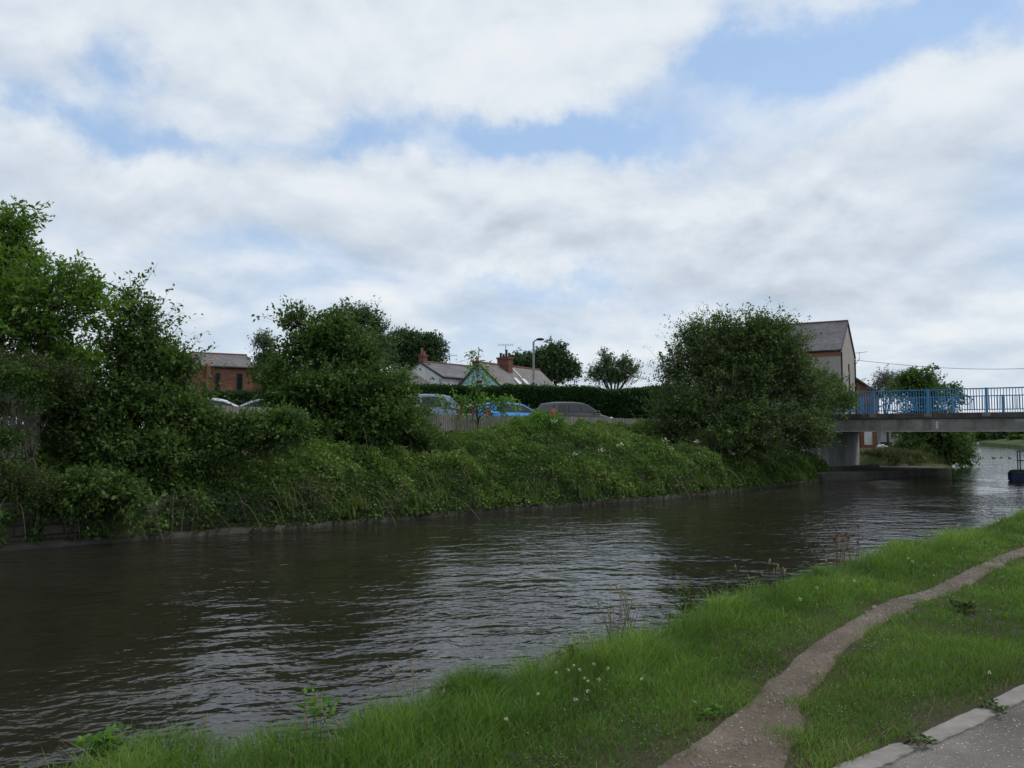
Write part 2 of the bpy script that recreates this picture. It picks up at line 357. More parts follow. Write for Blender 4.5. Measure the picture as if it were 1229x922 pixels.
def wallstone_mat():
    m, T = new_mat('canal_stonework'); tc = T.n('ShaderNodeTexCoord'); g = T.n('ShaderNodeNewGeometry')
    sp = T.n('ShaderNodeSeparateXYZ'); T.put(sp.inputs[0], g.outputs['Position'])
    cb = T.n('ShaderNodeCombineXYZ'); T.put(cb.inputs[0], T.m('ADD', sp.outputs[0], T.m('MULTIPLY', sp.outputs[1], .8))); T.put(cb.inputs[1], sp.outputs[2])
    br = T.n('ShaderNodeTexBrick', i_Vector=cb.outputs[0], i_Color1=(.055, .05, .042), i_Color2=(.10, .09, .075), i_Mortar=(.03, .027, .022))
    br.inputs['Scale'].default_value = 1; br.inputs['Brick Width'].default_value = .55; br.inputs['Row Height'].default_value = .2; br.inputs['Mortar Size'].default_value = .02
    c = T.mix(T.sstep(T.noise(g.outputs['Position'], 2, 6, .7), .45, .7), br.outputs[0], (.05, .06, .03))
    b = T.n('ShaderNodeBsdfPrincipled', i_Base_Color=c, i_Roughness=.9)
    bn = T.n('ShaderNodeBump', i_Height=T.m('SUBTRACT', T.noise(g.outputs['Position'], 14, 5), br.outputs['Fac']), i_Strength=.8, i_Distance=.02); T.put(b.inputs['Normal'], bn.outputs[0])
    finish(T, b.outputs[0]); return m
M['wallstone'] = wallstone_mat()

# ------------------------------------------------------------ canal geometry
def resample(pts, step):
    pts = np.array(pts, float); seg = np.linalg.norm(np.diff(pts, axis=0), axis=1); cum = np.r_[0, np.cumsum(seg)]
    # Catmull-Rom through the points
    out = []
    for i in range(len(pts)-1):
        p0 = pts[max(i-1, 0)]; p1 = pts[i]; p2 = pts[i+1]; p3 = pts[min(i+2, len(pts)-1)]
        n = max(2, int(seg[i]/step))
        for k in range(n):
            t = k/n; out.append(.5*((2*p1)+(-p0+p2)*t+(2*p0-5*p1+4*p2-p3)*t*t+(-p0+3*p1-3*p2+p3)*t**3))
    out.append(pts[-1]); return np.array(out)
FARE = [(-26, 2), (-17, 9.6), (-9.6, 15.6), (-4.3, 19.9), (-.3, 23.3), (5.3, 28.4), (10.0, 33.5), (13.6, 37.9), (20, 44.2), (25.2, 48.8), (29, 55), (34, 68), (44, 95), (60, 125), (85, 165), (130, 225)]
NEARE = [(-14, -9), (-7, -1.5), (-3.4, 2.2), (-2.01, 3.99), (-1.32, 4.28), (-0.66, 4.95), (-0.08, 5.59), (0.52, 6.12), (1.64, 7.65), (2.42, 8.54), (3.71, 9.93), (5.85, 12.09), (10.24, 16.68), (16.5, 23.5), (24, 32), (30, 40), (45, 68), (67, 109), (95, 168), (140, 215)]
FC = resample(FARE, .7); NC = resample(NEARE, .35)
def sdist(P, C):
    """signed distance (positive to the right of travel) from many points to polyline C"""
    P = np.asarray(P, float)[:, :2]; best = np.full(len(P), 1e9); sg = np.zeros(len(P))
    for i in range(len(C)-1):
        a = C[i]; d = C[i+1]-a; L2 = d@d
        t = np.clip(((P-a)@d)/L2, 0, 1); q = P-(a+t[:, None]*d); r = np.hypot(q[:, 0], q[:, 1])
        cr = q[:, 0]*d[1]-q[:, 1]*d[0]; m = r < best; best[m] = r[m]; sg[m] = np.sign(cr[m])
    return best*np.where(sg == 0, 1, sg)
def past(y): return float(np.clip((y-41)/3.5, 0, 1))
def left_h(d, y):
    prof = [(0, .10), (.45, .14), (.55, .72), (2, 1.25), (4, 1.65), (5.5, 1.95), (7, 2.25), (14, 2.35), (60, 2.4), (2000, 2.6)]
    prof2 = [(0, .15), (.45, .35), (.55, .40), (1.2, .9), (3, 1.1), (12, 1.2), (60, 1.5), (2000, 2.6)]
    a = np.interp(d, [p[0] for p in prof], [p[1] for p in prof]); b = np.interp(d, [p[0] for p in prof2], [p[1] for p in prof2])
    k = past(y) if d < 60 else 0; return a*(1-k)+b*k
def right_h(d, y):
    k = float(np.clip((y-60)/30, 0, 1))
    return np.interp(d, [0, .3, 3, 2000], [.42, .47, .48, .6])*(1-k)+np.interp(d, [0, .4, 4, 2000], [.55, .7, 1.3, 1.6])*k
dirL = np.array([-.7, .714]); dirR = -dirL
def strip(curve, dirv, offs, hf, name, mat):
    V = []; n = len(curve); m = len(offs)
    for c in curve:
        for d in offs:
            p = c+dirv*d; V.append((p[0], p[1], hf(d, c[1]+max(0, 0))))
    Q = [(i*m+j, (i+1)*m+j, (i+1)*m+j+1, i*m+j+1) for i in range(n-1) for j in range(m-1)]
    return V, Q
# one ground sheet: left land, canal bed, right land
nS = 260
def param(C):
    seg = np.r_[0, np.cumsum(np.linalg.norm(np.diff(C, axis=0), axis=1))]; return seg
def resn(C, n):
    s = C@np.array([.714, .7]); key = np.linspace(0, 1, n)**1.8
    t = s[0]+(s[-1]-s[0])*key
    return np.c_[np.interp(t, s, C[:, 0]), np.interp(t, s, C[:, 1])]
FG = resn(FC, nS); NG = resn(NC, nS)
lo = [1500, 600, 250, 120, 60, 40, 25, 14, 10, 8, 7, 6, 5, 4, 3, 2, 1.2, .8, .56, .45, .2, 0]
ro = [0, .1, .3, .8, 1.5, 3, 6, 12, 30, 80, 250, 800, 1500]
V = []; 
for i in range(nS):
    for d in lo:
        p = FG[i]+dirL*d; V.append((p[0], p[1], left_h(d, FG[i][1])))
    V.append((*FG[i], -1.0)); V.append((*NG[i], -1.0))
    for d in ro:
        p = NG[i]+dirR*d; V.append((p[0], p[1], right_h(d, NG[i][1])))
m = len(lo)+2+len(ro)
def under_bridge(v):
    lx = (v[0]-14.9)*.82-(v[1]-40.3)*.572; ly = (v[0]-14.9)*.572+(v[1]-40.3)*.82
    return (v[0], v[1], min(v[2], .28)) if -3 < lx < 7 and -.8 < ly < 9.4 else v
V = [under_bridge(v) for v in V]
# far cap rows so that the land reaches the horizon beyond the last bend and behind the camera
def caprow(src, dy, z):
    return [(v[0]+dy[0], v[1]+dy[1], z if v[2] > 0 else v[2]) for v in src]
last = V[-m:]; first = V[:m]
V = caprow(first, (-900, -900), .5)+V+caprow(last, (900, 900), 1.6)
Q = [(i*m+j, (i+1)*m+j, (i+1)*m+j+1, i*m+j+1) for i in range(nS+1) for j in range(m-1)]
gr = npmesh('ground', V, np.array(Q)[:, ::-1], M['far_ground'], smooth=False); tag(gr, 'grassy earth banks and car park land on both sides of the canal', 'ground', kind='structure')
gr.data.materials.append(M['soil'])
# earth under the brambles
fm = np.zeros(len(Q), dtype=np.int32)
cent = np.array([np.mean([V[k] for k in q], axis=0) for q in Q])
jj = np.tile(np.arange(m-1), nS+1)
fm[(jj >= 6) & (jj <= len(lo)+2) & (cent[:, 1] < 47)] = 1
gr.data.polygons.foreach_set('material_index', fm)
# water
wat = npmesh('canal_water', [(-1200, -1200, 0), (1200, -1200, 0), (1200, 1400, 0), (-1200, 1400, 0)], [(0, 1, 2, 3)], M['water'])
tag(wat, 'dark rippled canal water reflecting the clouds', 'water', kind='structure')

# near verge sheet between water edge and kerb
KERB = [(-7, -3), (-2.5, .8), (0, 2.78), (1.617, 4.065), (3.23, 5.33), (6.2, 7.65), (14, 13.6), (30, 25.5), (60, 47), (110, 95)]
KC = resample(KERB, .5)
def verge_z(x, y, d):
    e = np.interp(d, [0, .05, .35, 1.0, 2.5], [.30, .44, .54, .585, .60])
    return e+.018*np.sin(x*2.1+y*1.3)*np.sin(y*1.7-x*.8)*np.clip(d, 0, 1)
nv = 210; s0 = NC@np.array([.714, .7]); kk = KC@np.array([.714, .7])
ts = np.linspace(-6, 75, nv); tsx = -4+79*np.linspace(0, 1, nv)**1.7
VV = []; vt = [0, .01, .03, .06, .1, .15, .22, .3, .4, .5, .6, .7, .8, .9, 1.0]
for t in tsx:
    a = np.array([np.interp(t, s0, NC[:, 0]), np.interp(t, s0, NC[:, 1])]); b = np.array([np.interp(t, kk, KC[:, 0]), np.interp(t, kk, KC[:, 1])])
    L = np.linalg.norm(b-a)
    for u in vt:
        p = a+(b-a)*u; VV.append((p[0], p[1], verge_z(p[0], p[1], u*L)))
mv = len(vt)
VQ = [(i*mv+j, i*mv+j+1, (i+1)*mv+j+1, (i+1)*mv+j) for i in range(nv-1) for j in range(mv-1)]
vg = npmesh('grass_verge', VV, VQ, M['ground'], smooth=True); tag(vg, 'earth verge under the long grass beside the canal', 'verge', kind='structure')

# trodden path
PL = [(640, 1010), (735, 955), (816, 906), (874, 862), (898, 843), (947, 797), (1009, 753), (1044, 735), (1090, 715), (1142, 695), (1177, 678), (1205, 666), (1229, 656), (1300, 634), (1420, 614)]
PR = [(950, 1010), (948, 960), (947, 918), (952, 860), (962, 838), (987, 808), (1023, 771), (1079, 737), (1114, 719), (1166, 699), (1194, 684), (1232, 665), (1310, 642), (1430, 618)]
WL = resample([onz(a, b, .6)[:2] for a, b in PL], .12); WR = resample([onz(a, b, .6)[:2] for a, b in PR], .12)
npth = 260
def bylen(C, n):
    s = param(C); return np.c_[np.interp(np.linspace(0, 1, n)**1.5*s[-1], s, C[:, 0]), np.interp(np.linspace(0, 1, n)**1.5*s[-1], s, C[:, 1])]
WLn = bylen(WL, npth); WRn = bylen(WR, npth)
PC = (WLn+WRn)/2; PW = np.linalg.norm(WRn-WLn, axis=1)/2
PV = []; uu = [-.25, -.08, .05, .2, .35, .5, .65, .8, .95, 1.08, 1.25]
for i in range(npth):
    for u in uu:
        p = WLn[i]+(WRn[i]-WLn[i])*u
        wob = .16*mnoise.noise(Vector((p[0]*2.3, p[1]*2.3, 4)))+.08*mnoise.noise(Vector((p[0]*7, p[1]*7, 9)))
        uo = u if .1 < u < .9 else u+(wob if u > .5 else -wob)
        p = WLn[i]+(WRn[i]-WLn[i])*uo
        z = verge_z(p[0], p[1], 2.5)+(.014 if 0 <= u <= 1 else -.02)-.02*math.exp(-((u-.5)/.25)**2)*.3
        PV.append((p[0], p[1], z))
mu = len(uu)
PQ = [(i*mu+j, (i+1)*mu+j, (i+1)*mu+j+1, i*mu+j+1) for i in range(npth-1) for j in range(mu-1)]
pt = npmesh('dirt_path', PV, np.array(PQ)[:, ::-1], M['dirt'], smooth=True); tag(pt, 'trodden dirt path through the grass verge', 'path', kind='structure')
def path_dist(P):
    """metres outside the dirt path (negative on it)"""
    return np.maximum(-sdist(P, WL[::5]), sdist(P, WR[::5]))
# road to the right of the kerb
RV = []
for t in tsx:
    b = np.array([np.interp(t, kk, KC[:, 0]), np.interp(t, kk, KC[:, 1])])
    for d in (-.25, .5, 1.2, 2.5, 5): RV.append((b[0]+dirR[0]*d, b[1]+dirR[1]*d, .588))
RQ = [(i*5+j, i*5+j+1, (i+1)*5+j+1, (i+1)*5+j) for i in range(nv-1) for j in range(4)]
rd = npmesh('tarmac_road', RV, RQ, M['tarmac']); tag(rd, 'worn tarmac lane surface with exposed chippings', 'road', kind='structure')
# kerb stones
kl = [(1000, 934, 1090, 896, 'stained kerb stone at the bottom edge of the photo, nearest the viewer'),
      (1112, 889, 1188, 853, 'long pale kerb stone with a crack, middle one of those in view'),
      (1192, 850, 1262, 815, 'pale kerb stone at the right edge of the photo'),
      ]
for (a, b, c, d, lab) in kl:
    p = onz(a, b, .6); q = onz(c, d, .6); L = np.linalg.norm(q-p); u = (q-p)/L; w = np.array([u[1], -u[0], 0])
    mb = MB(); n = 14; rings = []
    for i in range(n):
        t = i/(n-1); e = .022*abs(2*t-1)**16
        cc = p+u*L*t; j1 = random.uniform(-.009, .009); j2 = random.uniform(-.009, .009)
        for (s_, zz) in ((-.075+e+j1, .40), (-.07+e+j1, .600), (-.062+e, .606+j2*.3), (.040-e, .605+j1*.3), (.052-e+j2, .599), (.058-e+j2, .40)):
            mb.v.append(tuple(cc+w*s_+np.array([0, 0, zz-cc[2]])))
    for i in range(n-1):
        for k in range(5): mb.f.append((i*6+k, i*6+k+1, (i+1)*6+k+1, (i+1)*6+k))
    mb.f.append((5, 4, 3, 2, 1, 0)); mb.f.append(tuple((n-1)*6+k for k in range(6)))
    o = mb.build('kerb_stone', M['stone'], smooth=False); tag(o, lab, 'kerb stone', 'kerb stones between the verge and the lane')

# ------------------------------------------------------------ leaves and crowns
def unit(a): return a/np.maximum(np.linalg.norm(a, axis=1, keepdims=True), 1e-9)
def rdir(n): return unit(rng.normal(size=(n, 3)))
def leaf_quads(pos, axis, size, aspect=.5, upw=.7):
    n = len(pos); nr = rdir(n)*.75; nr[:, 2] += upw
    side = unit(np.cross(axis, nr)); s = size[:, None]
    nrm = unit(np.cross(side, axis))
    a = pos; b = pos+axis*s*.45+side*s*aspect*.5+nrm*s*.06; c = pos+axis*s-nrm*s*.05; d = pos+axis*s*.45-side*s*aspect*.5+nrm*s*.06
    Vt = np.stack([a, b, c, d], 1).reshape(-1, 3); Q = np.arange(4*n).reshape(n, 4); return Vt, Q
def crown(lobes, twigs, tl, per, ls, parent, mat, name='crown', up=.35, droop=.25, sub=14, subr=.42, aspect=.5, twigmesh=True, shell=.6, spiky=0, barkmat=None, flat=1.0, spread=.05):
    lobes = np.array(lobes, float); area = (lobes[:, 3]*lobes[:, 5]+lobes[:, 3]*lobes[:, 4]+lobes[:, 4]*lobes[:, 5]); pr = area/area.sum()
    O = []; Cc = []; Rr = []; cid = []
    for li, l in enumerate(lobes):
        k = max(4, int(sub*(.5+pr[li]*len(lobes)*.5)))
        u = rdir(k); u[:, 2] = np.abs(u[:, 2])*.6+u[:, 2]*.4; u = unit(u)
        rr = rng.uniform(.45, .80, k)[:, None]; c = l[:3]+u*l[3:6]*rr
        c = np.vstack([c, l[:3]]); srad = np.r_[rng.uniform(.75, 1.15, k)*subr, .6]
        tn = int(twigs*pr[li]); ch = rng.integers(0, k+1, tn)
        uu_ = rdir(tn); rho = 1-shell*rng.random(tn)**1.6
        O.append(c[ch]+uu_*(l[3:6]*srad[ch][:, None])*rho[:, None])
        Cc.append(uu_*.8+unit(c[ch]-l[:3]+1e-6)*.55); cid.append(ch+li*1000)
    O = np.vstack(O); D = np.vstack(Cc); cid = np.concatenate(cid); n = len(O)
    D += rng.normal(size=(n, 3))*.3; D[:, 2] += up; D[:, 2] *= flat; D = unit(D)
    L = tl*rng.uniform(.5, 1.3, n)
    if spiky:
        top = D[:, 2] > .35; L[top & (rng.random(n) < spiky)] *= 2.1
    cr = (np.sin(cid*12.9898)*43758.5453) % 1
    t = rng.uniform(.05, 1, (n, per)); idx = np.repeat(np.arange(n), per); tt = t.ravel()[:, None]
    pos = O[idx]+D[idx]*L[idx][:, None]*tt; pos[:, 2] -= (droop*L[idx]*tt[:, 0]**2)
    pos += rng.normal(size=pos.shape)*spread
    ax = D[idx]*.6+rng.normal(size=pos.shape)*.55; ax[:, 2] -= droop*.7; ax = unit(ax)
    sz = ls*rng.uniform(.5, 1.35, len(pos))*(.75+.5*((cr*7.3) % 1)[idx])
    Vt, Q = leaf_quads(pos, ax, sz, aspect)
    rnd = np.clip(.5*rng.random(len(pos))+.25*rng.random(n)[idx]+.3*cr[idx], 0, 1)
    off = np.array(parent.location) if parent is not None else np.zeros(3)
    ob = npmesh(name, Vt-off, Q, mat, parent, rnd)
    if twigmesh:
        s = unit(np.cross(D, rdir(n)))*.006*(1+tl); e = O+D*L[:, None]; e[:, 2] -= droop*L
        b0 = O-D*L[:, None]*.5
        Vt = np.stack([b0-s, b0+s, e+s*.3, e-s*.3], 1).reshape(-1, 3); Q = np.arange(4*n).reshape(n, 4)
        npmesh('twigs', Vt-off, Q, barkmat or M['bark'], parent)
    return ob
def trunk(parent, base, lobes, r0, rmin=.03, name='trunk'):
    mb = MB(); off = np.array(parent.location); base = np.array(base, float)
    lob = np.array(lobes, float); cen = np.average(lob[:, :3], axis=0, weights=lob[:, 3])
    fork = base+(cen-base)*np.array([.45, .45, .5])
    def limb(a, b, ra, rb, wob):
        pts = []; n = 6
        for i in range(n+1):
            t = i/n; p = a+(b-a)*t+np.array([0, 0, 1])*math.sin(t*math.pi)*wob*.5+rng.normal(size=3)*wob*.12*(0 < i < n)
            pts.append(tuple(p-off))
        mb.tube(pts, [ra+(rb-ra)*i/n for i in range(n+1)], 7)
    limb(base-np.array([0, 0, .3]), fork, r0, r0*.75, .1)
    for l in lob:
        c = l[:3]; limb(fork, c, r0*.55, r0*.2, .4)
        for k in range(4):
            u = rdir(1)[0]; u[2] = abs(u[2]); limb(c, c+u*l[3:6]*.75, r0*.18, rmin*.4, .2)
    return mb.build(name, M['bark'], parent, smooth=True)
def px_lobes(L, Y):
    out = []
    for l in L:
        x, y, rx, ry = l[:4]; dy = l[4] if len(l) > 4 else 0
        c = at(x, y, Y+dy); k = (Y+dy)/F; out.append((c[0], c[1], c[2], rx*k, min(rx, ry*1.2)*k*.9, ry*k))
    return out
def tree(kind, label, cat, Y, L, base_px, base_z, twigs, tl, per, ls, mat, r0=.18, group=None, **kw):
    lob = px_lobes(L, Y); b = at(base_px, 500, Y); base = (b[0], Y, base_z)
    e = empty(kind, base); tag(e, label, cat, group)
    crown(lob, twigs, tl, per, ls, e, mat, **kw); trunk(e, base, lob, r0); return e

tree('broadleaf_tree', 'tall bright green large-leaved tree at the left edge of the photo', 'tree', 18.5,
     [(5, 318, 62, 62), (62, 372, 60, 60, -.5), (-70, 370, 100, 110), (0, 400, 75, 50, -.8), (80, 440, 38, 40, -.3), (15, 280, 28, 30), (-60, 440, 80, 50), (10, 490, 90, 60, 1.2), (-90, 520, 90, 70, 1.2)], -10, 1.9, 4300, .5, 15, .125, M['leaf_laurel'], .22, up=.45, subr=.36, sub=20, aspect=.42)
tree('birch_tree', 'dark green tree with spiky top sprays, right beside the bright tall tree on the left', 'tree', 19.5,
     [(165, 430, 34, 42), (185, 452, 36, 30), (158, 376, 14, 30), (176, 392, 16, 24), (140, 405, 14, 20), (160, 500, 75, 46, -.6), (208, 490, 34, 32), (200, 442, 26, 26), (95, 500, 55, 60, -.3), (75, 470, 28, 40, -.3), (80, 540, 40, 30, -.6), (150, 545, 80, 35, -1), (222, 452, 16, 8)], 160, 1.6, 3600, .5, 13, .095, M['leaf_dark'], .16, up=.5, spiky=.2, sub=18, subr=.36, aspect=.6)
tree('conifer_shrub', 'brownish green feathery conifer sprawling over the fence at the far left', 'shrub', 16.6,
     [(15, 440, 48, 15), (78, 452, 26, 14), (25, 582, 50, 16, -.5), (12, 492, 30, 7, .2), (-30, 585, 50, 28)], 60, 1.2, 1300, .34, 30, .055, M['leaf_brown'], .03, up=0, droop=.5, sub=16, aspect=.3, twigmesh=False)
tree('ivy', 'dark ivy and hanging leaves draped over the top of the tall left fence', 'ivy', 16.2,
     [(15, 452, 34, 9), (38, 470, 10, 16), (-30, 455, 30, 12), (8, 530, 22, 12)], 44, 1.4, 420, .3, 16, .08, M['leaf_dark'], .02, up=0, droop=.6, sub=8, twigmesh=False)
tree('hazel_tree', 'rounded dark green tree in the middle of the bank, in front of the poplar', 'tree', 24.5,
     [(385, 430, 38, 40), (360, 390, 13, 22), (425, 428, 30, 36), (400, 388, 14, 18), (348, 458, 36, 20), (395, 480, 75, 40, -.5), (455, 465, 38, 32), (400, 528, 80, 32, -.8), (470, 510, 40, 32, -.5), (345, 510, 42, 28)], 400, 1.5, 4400, .5, 14, .105, M['leaf_dark'], .17, up=.4, spiky=.12, sub=18, subr=.36, aspect=.62)
tree('hawthorn_tree', 'wide dark hawthorn with thin upright sprays, beside the left end of the bridge', 'tree', 35.5,
     [(852, 408, 34, 30), (905, 406, 40, 30), (832, 445, 34, 38), (932, 420, 34, 32), (885, 438, 52, 36), (940, 445, 34, 26), (880, 470, 75, 45), (948, 470, 36, 34), (840, 500, 48, 38, -1), (925, 515, 58, 38, -1.5), (978, 492, 20, 20), (880, 535, 60, 25, -2), (1002, 482, 20, 18, 1), (965, 530, 30, 28, -.5), (812, 492, 30, 26, -.5), (800, 520, 26, 18, -1)], 890, 1.4, 7800, .6, 12, .11, M['leaf_thorn'], .25, up=.3, spiky=.42, sub=18, subr=.34, aspect=.55)
tree('laurel_shrub', 'fresh green bushy growth hanging over the left end of the blue railings', 'shrub', 38.6,
     [(1000, 485, 25, 16), (985, 465, 22, 20), (1012, 482, 12, 12)], 985, 2.0, 420, .4, 14, .11, M['leaf_mid'], .08, subr=.4)
tree('poplar_tree', 'pale grey-green poplar rising behind the middle dark tree', 'tree', 47,
     [(425, 385, 16, 22), (443, 388, 14, 20), (412, 400, 16, 20), (452, 415, 20, 28), (432, 430, 34, 34)], 435, 2.3, 1500, .7, 12, .15, M['leaf_birch'], .2, up=.6, twigmesh=True)
tree('poplar_tree', 'small slim poplar top showing left of the middle dark tree', 'tree', 50,
     [(316, 415, 8, 14), (322, 440, 14, 24)], 318, 2.3, 500, .6, 11, .15, M['leaf_birch'], .14, up=.6)
tree('sycamore_tree', 'dense round-topped tree behind the white cottage', 'tree', 82,
     [(490, 418, 24, 23), (515, 420, 19, 20), (478, 430, 18, 24), (505, 440, 26, 20)], 500, 2.4, 2600, .9, 12, .24, M['leaf_far'], .4, sub=16, subr=.36)
tree('sycamore_tree', 'broad leafy tree behind the lamp post, right of the big chimney', 'tree', 74,
     [(632, 438, 20, 18), (662, 436, 22, 18), (655, 450, 32, 18), (678, 448, 14, 18), (668, 422, 8, 8)], 655, 2.4, 2300, .9, 12, .22, M['leaf_far'], .35, sub=16, subr=.36)
tree('willow_tree', 'thin wispy tree peeping over the hedge between lamp post and hawthorn', 'tree', 66,
     [(727, 437, 9, 14), (748, 440, 7, 14), (738, 450, 22, 12), (716, 446, 8, 8), (757, 447, 6, 9), (725, 456, 22, 8), (752, 457, 22, 8)], 737, 2.4, 900, .8, 9, .17, M['leaf_birch'], .2, up=.7, subr=.3)
tree('alder_tree', 'dark tree beyond the bridge leaning low over the water', 'tree', 53,
     [(1105, 455, 22, 12), (1090, 470, 22, 20), (1120, 475, 24, 24), (1122, 520, 34, 28), (1140, 535, 22, 20, 1), (1100, 510, 26, 24), (1122, 548, 26, 12), (1150, 548, 14, 12, 1), (1095, 540, 20, 18, -1)], 1108, 1.2, 3200, .7, 14, .17, M['leaf_dark'], .25, up=.15, droop=.5)
tree('lilac_shrub', 'sparse silvery purple shrub between brick lean-to and dark tree, behind the bridge', 'shrub', 58,
     [(1062, 458, 10, 16), (1072, 468, 14, 18), (1052, 470, 9, 10)], 1065, 1.2, 420, .6, 9, .13, M['leaf_purple'], .1, up=.6, subr=.35)
tree('ash_sapling', 'slender light green sapling with drooping leaves before the pale blue gable', 'sapling', 29.5,
     [(572, 450, 16, 22), (578, 490, 38, 14), (555, 485, 24, 14), (600, 487, 20, 12), (574, 425, 9, 9)], 572, 1.6, 150, .5, 9, .15, M['leaf_bright'], .035, up=.3, droop=.6, sub=7, shell=.9, aspect=.42)
tree('elder_shrub', 'bright green shrub mound in front of the fence below the black estate car', 'shrub', 29.5,
     [(630, 520, 24, 18), (655, 512, 20, 14)], 640, 1.3, 420, .35, 14, .09, M['leaf_bright'], .05, subr=.4)
tree('elder_shrub', 'light green leafy shrub low on the bank right of the middle dark tree', 'shrub', 25,
     [(520, 545, 26, 20), (495, 530, 20, 20)], 510, 1.1, 420, .35, 14, .10, M['leaf_mid'], .05, subr=.4)
tree('sycamore_shrub', 'leafy light green bush spilling over the stone wall at the far left', 'shrub', 16.6,
     [(110, 590, 40, 26), (75, 610, 30, 20), (140, 600, 30, 18)], 105, .7, 620, .38, 15, .11, M['leaf_mid'], .05, subr=.4, droop=.5)
tree('dark_shrub', 'dark shrub mass growing before the fence, left of the middle dark tree', 'shrub', 19.3,
     [(262, 515, 30, 15), (305, 517, 34, 17), (228, 510, 30, 30), (270, 540, 60, 24), (340, 520, 30, 26)], 270, 1.2, 1700, .38, 14, .09, M['leaf_dark'], .06, subr=.4)
# far tree line beyond the bend
far = [(1150, 'rounded'), (1172, 'low'), (1192, 'bushy'), (1212, 'dense'), (1236, 'tall'), (1262, 'wide'), (1290, 'dark')]
for i, (x, wd) in enumerate(far):
    Yf = 186-(x-1150)*.6
    e = empty('far_tree', (at(x, 500, Yf)[0], Yf, 1.3))
    tag(e, ['rounded bush on the far bank seen under the bridge, just right of the leaning tree', 'low pale bush second along the far bank seen under the bridge', 'bushy green tree on the far bank above the row of ducks',
            'dense dark bush on the far bank above the jetty railing', 'taller bush on the far bank at the right edge of the photo', 'wide bush on the far bank just beyond the right edge', 'last dark bush on the far bank beyond the right edge'][i], 'bush', 'bushes along the far bank')
    lob = px_lobes([(x, 517-(i % 3), 14, 13), (x-8, 523, 11, 8), (x+8, 522, 12, 8), (x+2, 526, 18, 6), (x-12, 526, 14, 6)], Yf)
    crown(lob, 620, .9, 8, .5, e, [M['leaf_far'], M['leaf_mid'], M['leaf_thorn']][i % 3], twigmesh=False); trunk(e, e.location, lob, .3)

# ------------------------------------------------------------ bramble bank (uncountable)
def bramble(n, name, label, mat, leaf):
    C = FC[FC[:, 1] < 40]; par = param(C)
    pd_ = np.array([-.16, .1, .35, .8, 1.6, 2.8, 4.2, 5.3, 6.0, 7.4]); pz = np.array([.10, .62, 1.08, 1.46, 1.84, 2.18, 2.46, 2.56, 2.5, 2.2])
    arc = np.r_[0, np.cumsum(np.hypot(np.diff(pd_), np.diff(pz)))]
    tt = rng.random(n*2)*par[-1]; a = rng.random(n*2)**.85*arc[-1]
    d = np.interp(a, arc, pd_); zt_ = np.interp(a, arc, pz); e_ = .15
    nx = -(np.interp(a+e_, arc, pz)-np.interp(a-e_, arc, pz)); nzz = np.interp(a+e_, arc, pd_)-np.interp(a-e_, arc, pd_); q = np.hypot(nx, nzz)+1e-6; nx /= q; nzz /= q
    x = np.interp(tt, par, C[:, 0])+dirL[0]*d; y = np.interp(tt, par, C[:, 1])+dirL[1]*d; px = 614.5+F*x/np.maximum(y, 1)
    ok = (px > -60) & (px < 1010); x, y, d, zt_, nx, nzz, px, a = [w[ok][:n] for w in (x, y, d, zt_, nx, nzz, px, a)]; n = len(x)
    sc = np.interp(px, [0, 300, 430, 500, 545, 600, 645, 690, 740, 790, 880, 1000], [.78, .80, .84, .80, .82, .86, 1.03, 1.0, .90, .92, .82, .62]); zt_ = .1+(zt_-.1)*sc
    mn = lambda f, k: np.array([mnoise.noise(Vector((u*f, v*f, w*f+k))) for u, v, w in zip(x, y, zt_)])
    big = mn(.75, 3); med = mn(1.9, 8); sm = mn(4.5, 2)
    disp = .44*big+.30*med+.12*sm
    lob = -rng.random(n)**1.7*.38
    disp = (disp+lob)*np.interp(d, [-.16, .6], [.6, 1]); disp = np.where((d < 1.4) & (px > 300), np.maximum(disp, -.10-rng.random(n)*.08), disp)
    X = x+dirL[0]*nx*disp; Y = y+dirL[1]*nx*disp; Z = zt_+nzz*disp*1.1+.02
    D2 = d+nx*disp; g = np.array([left_h(max(u, 0), v) for u, v in zip(D2, Y)]); Z = np.where(d > .9, np.maximum(Z, g+.03), np.maximum(Z, .03))
    wall = (a < 1.3) & (med+.6*big < np.interp(px, [0, 190, 330, 430], [-.12, -.32, -.8, -1.4])) & (px < 900)
    thin = sm+med < np.interp(px, [0, 1000], [-.95, -.95])
    keep = ~wall & ~thin
    P = np.c_[X, Y, Z][keep]; m_ = len(P)
    nrm = np.c_[dirL[0]*nx, dirL[1]*nx, nzz][keep]; ax = unit(nrm*.45+rng.normal(size=(m_, 3))*.75+np.array([0, 0, -.1]))
    Vt, Q = leaf_quads(P, ax, leaf*rng.uniform(.55, 1.4, m_), .62, .75)
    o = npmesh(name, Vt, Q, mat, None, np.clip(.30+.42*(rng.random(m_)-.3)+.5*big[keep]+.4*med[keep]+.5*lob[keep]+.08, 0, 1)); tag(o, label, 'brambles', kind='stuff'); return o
bramble(300000, 'bramble_bank', 'tangled brambles covering the far canal bank down to the water', M['leaf_bramble'], .088)
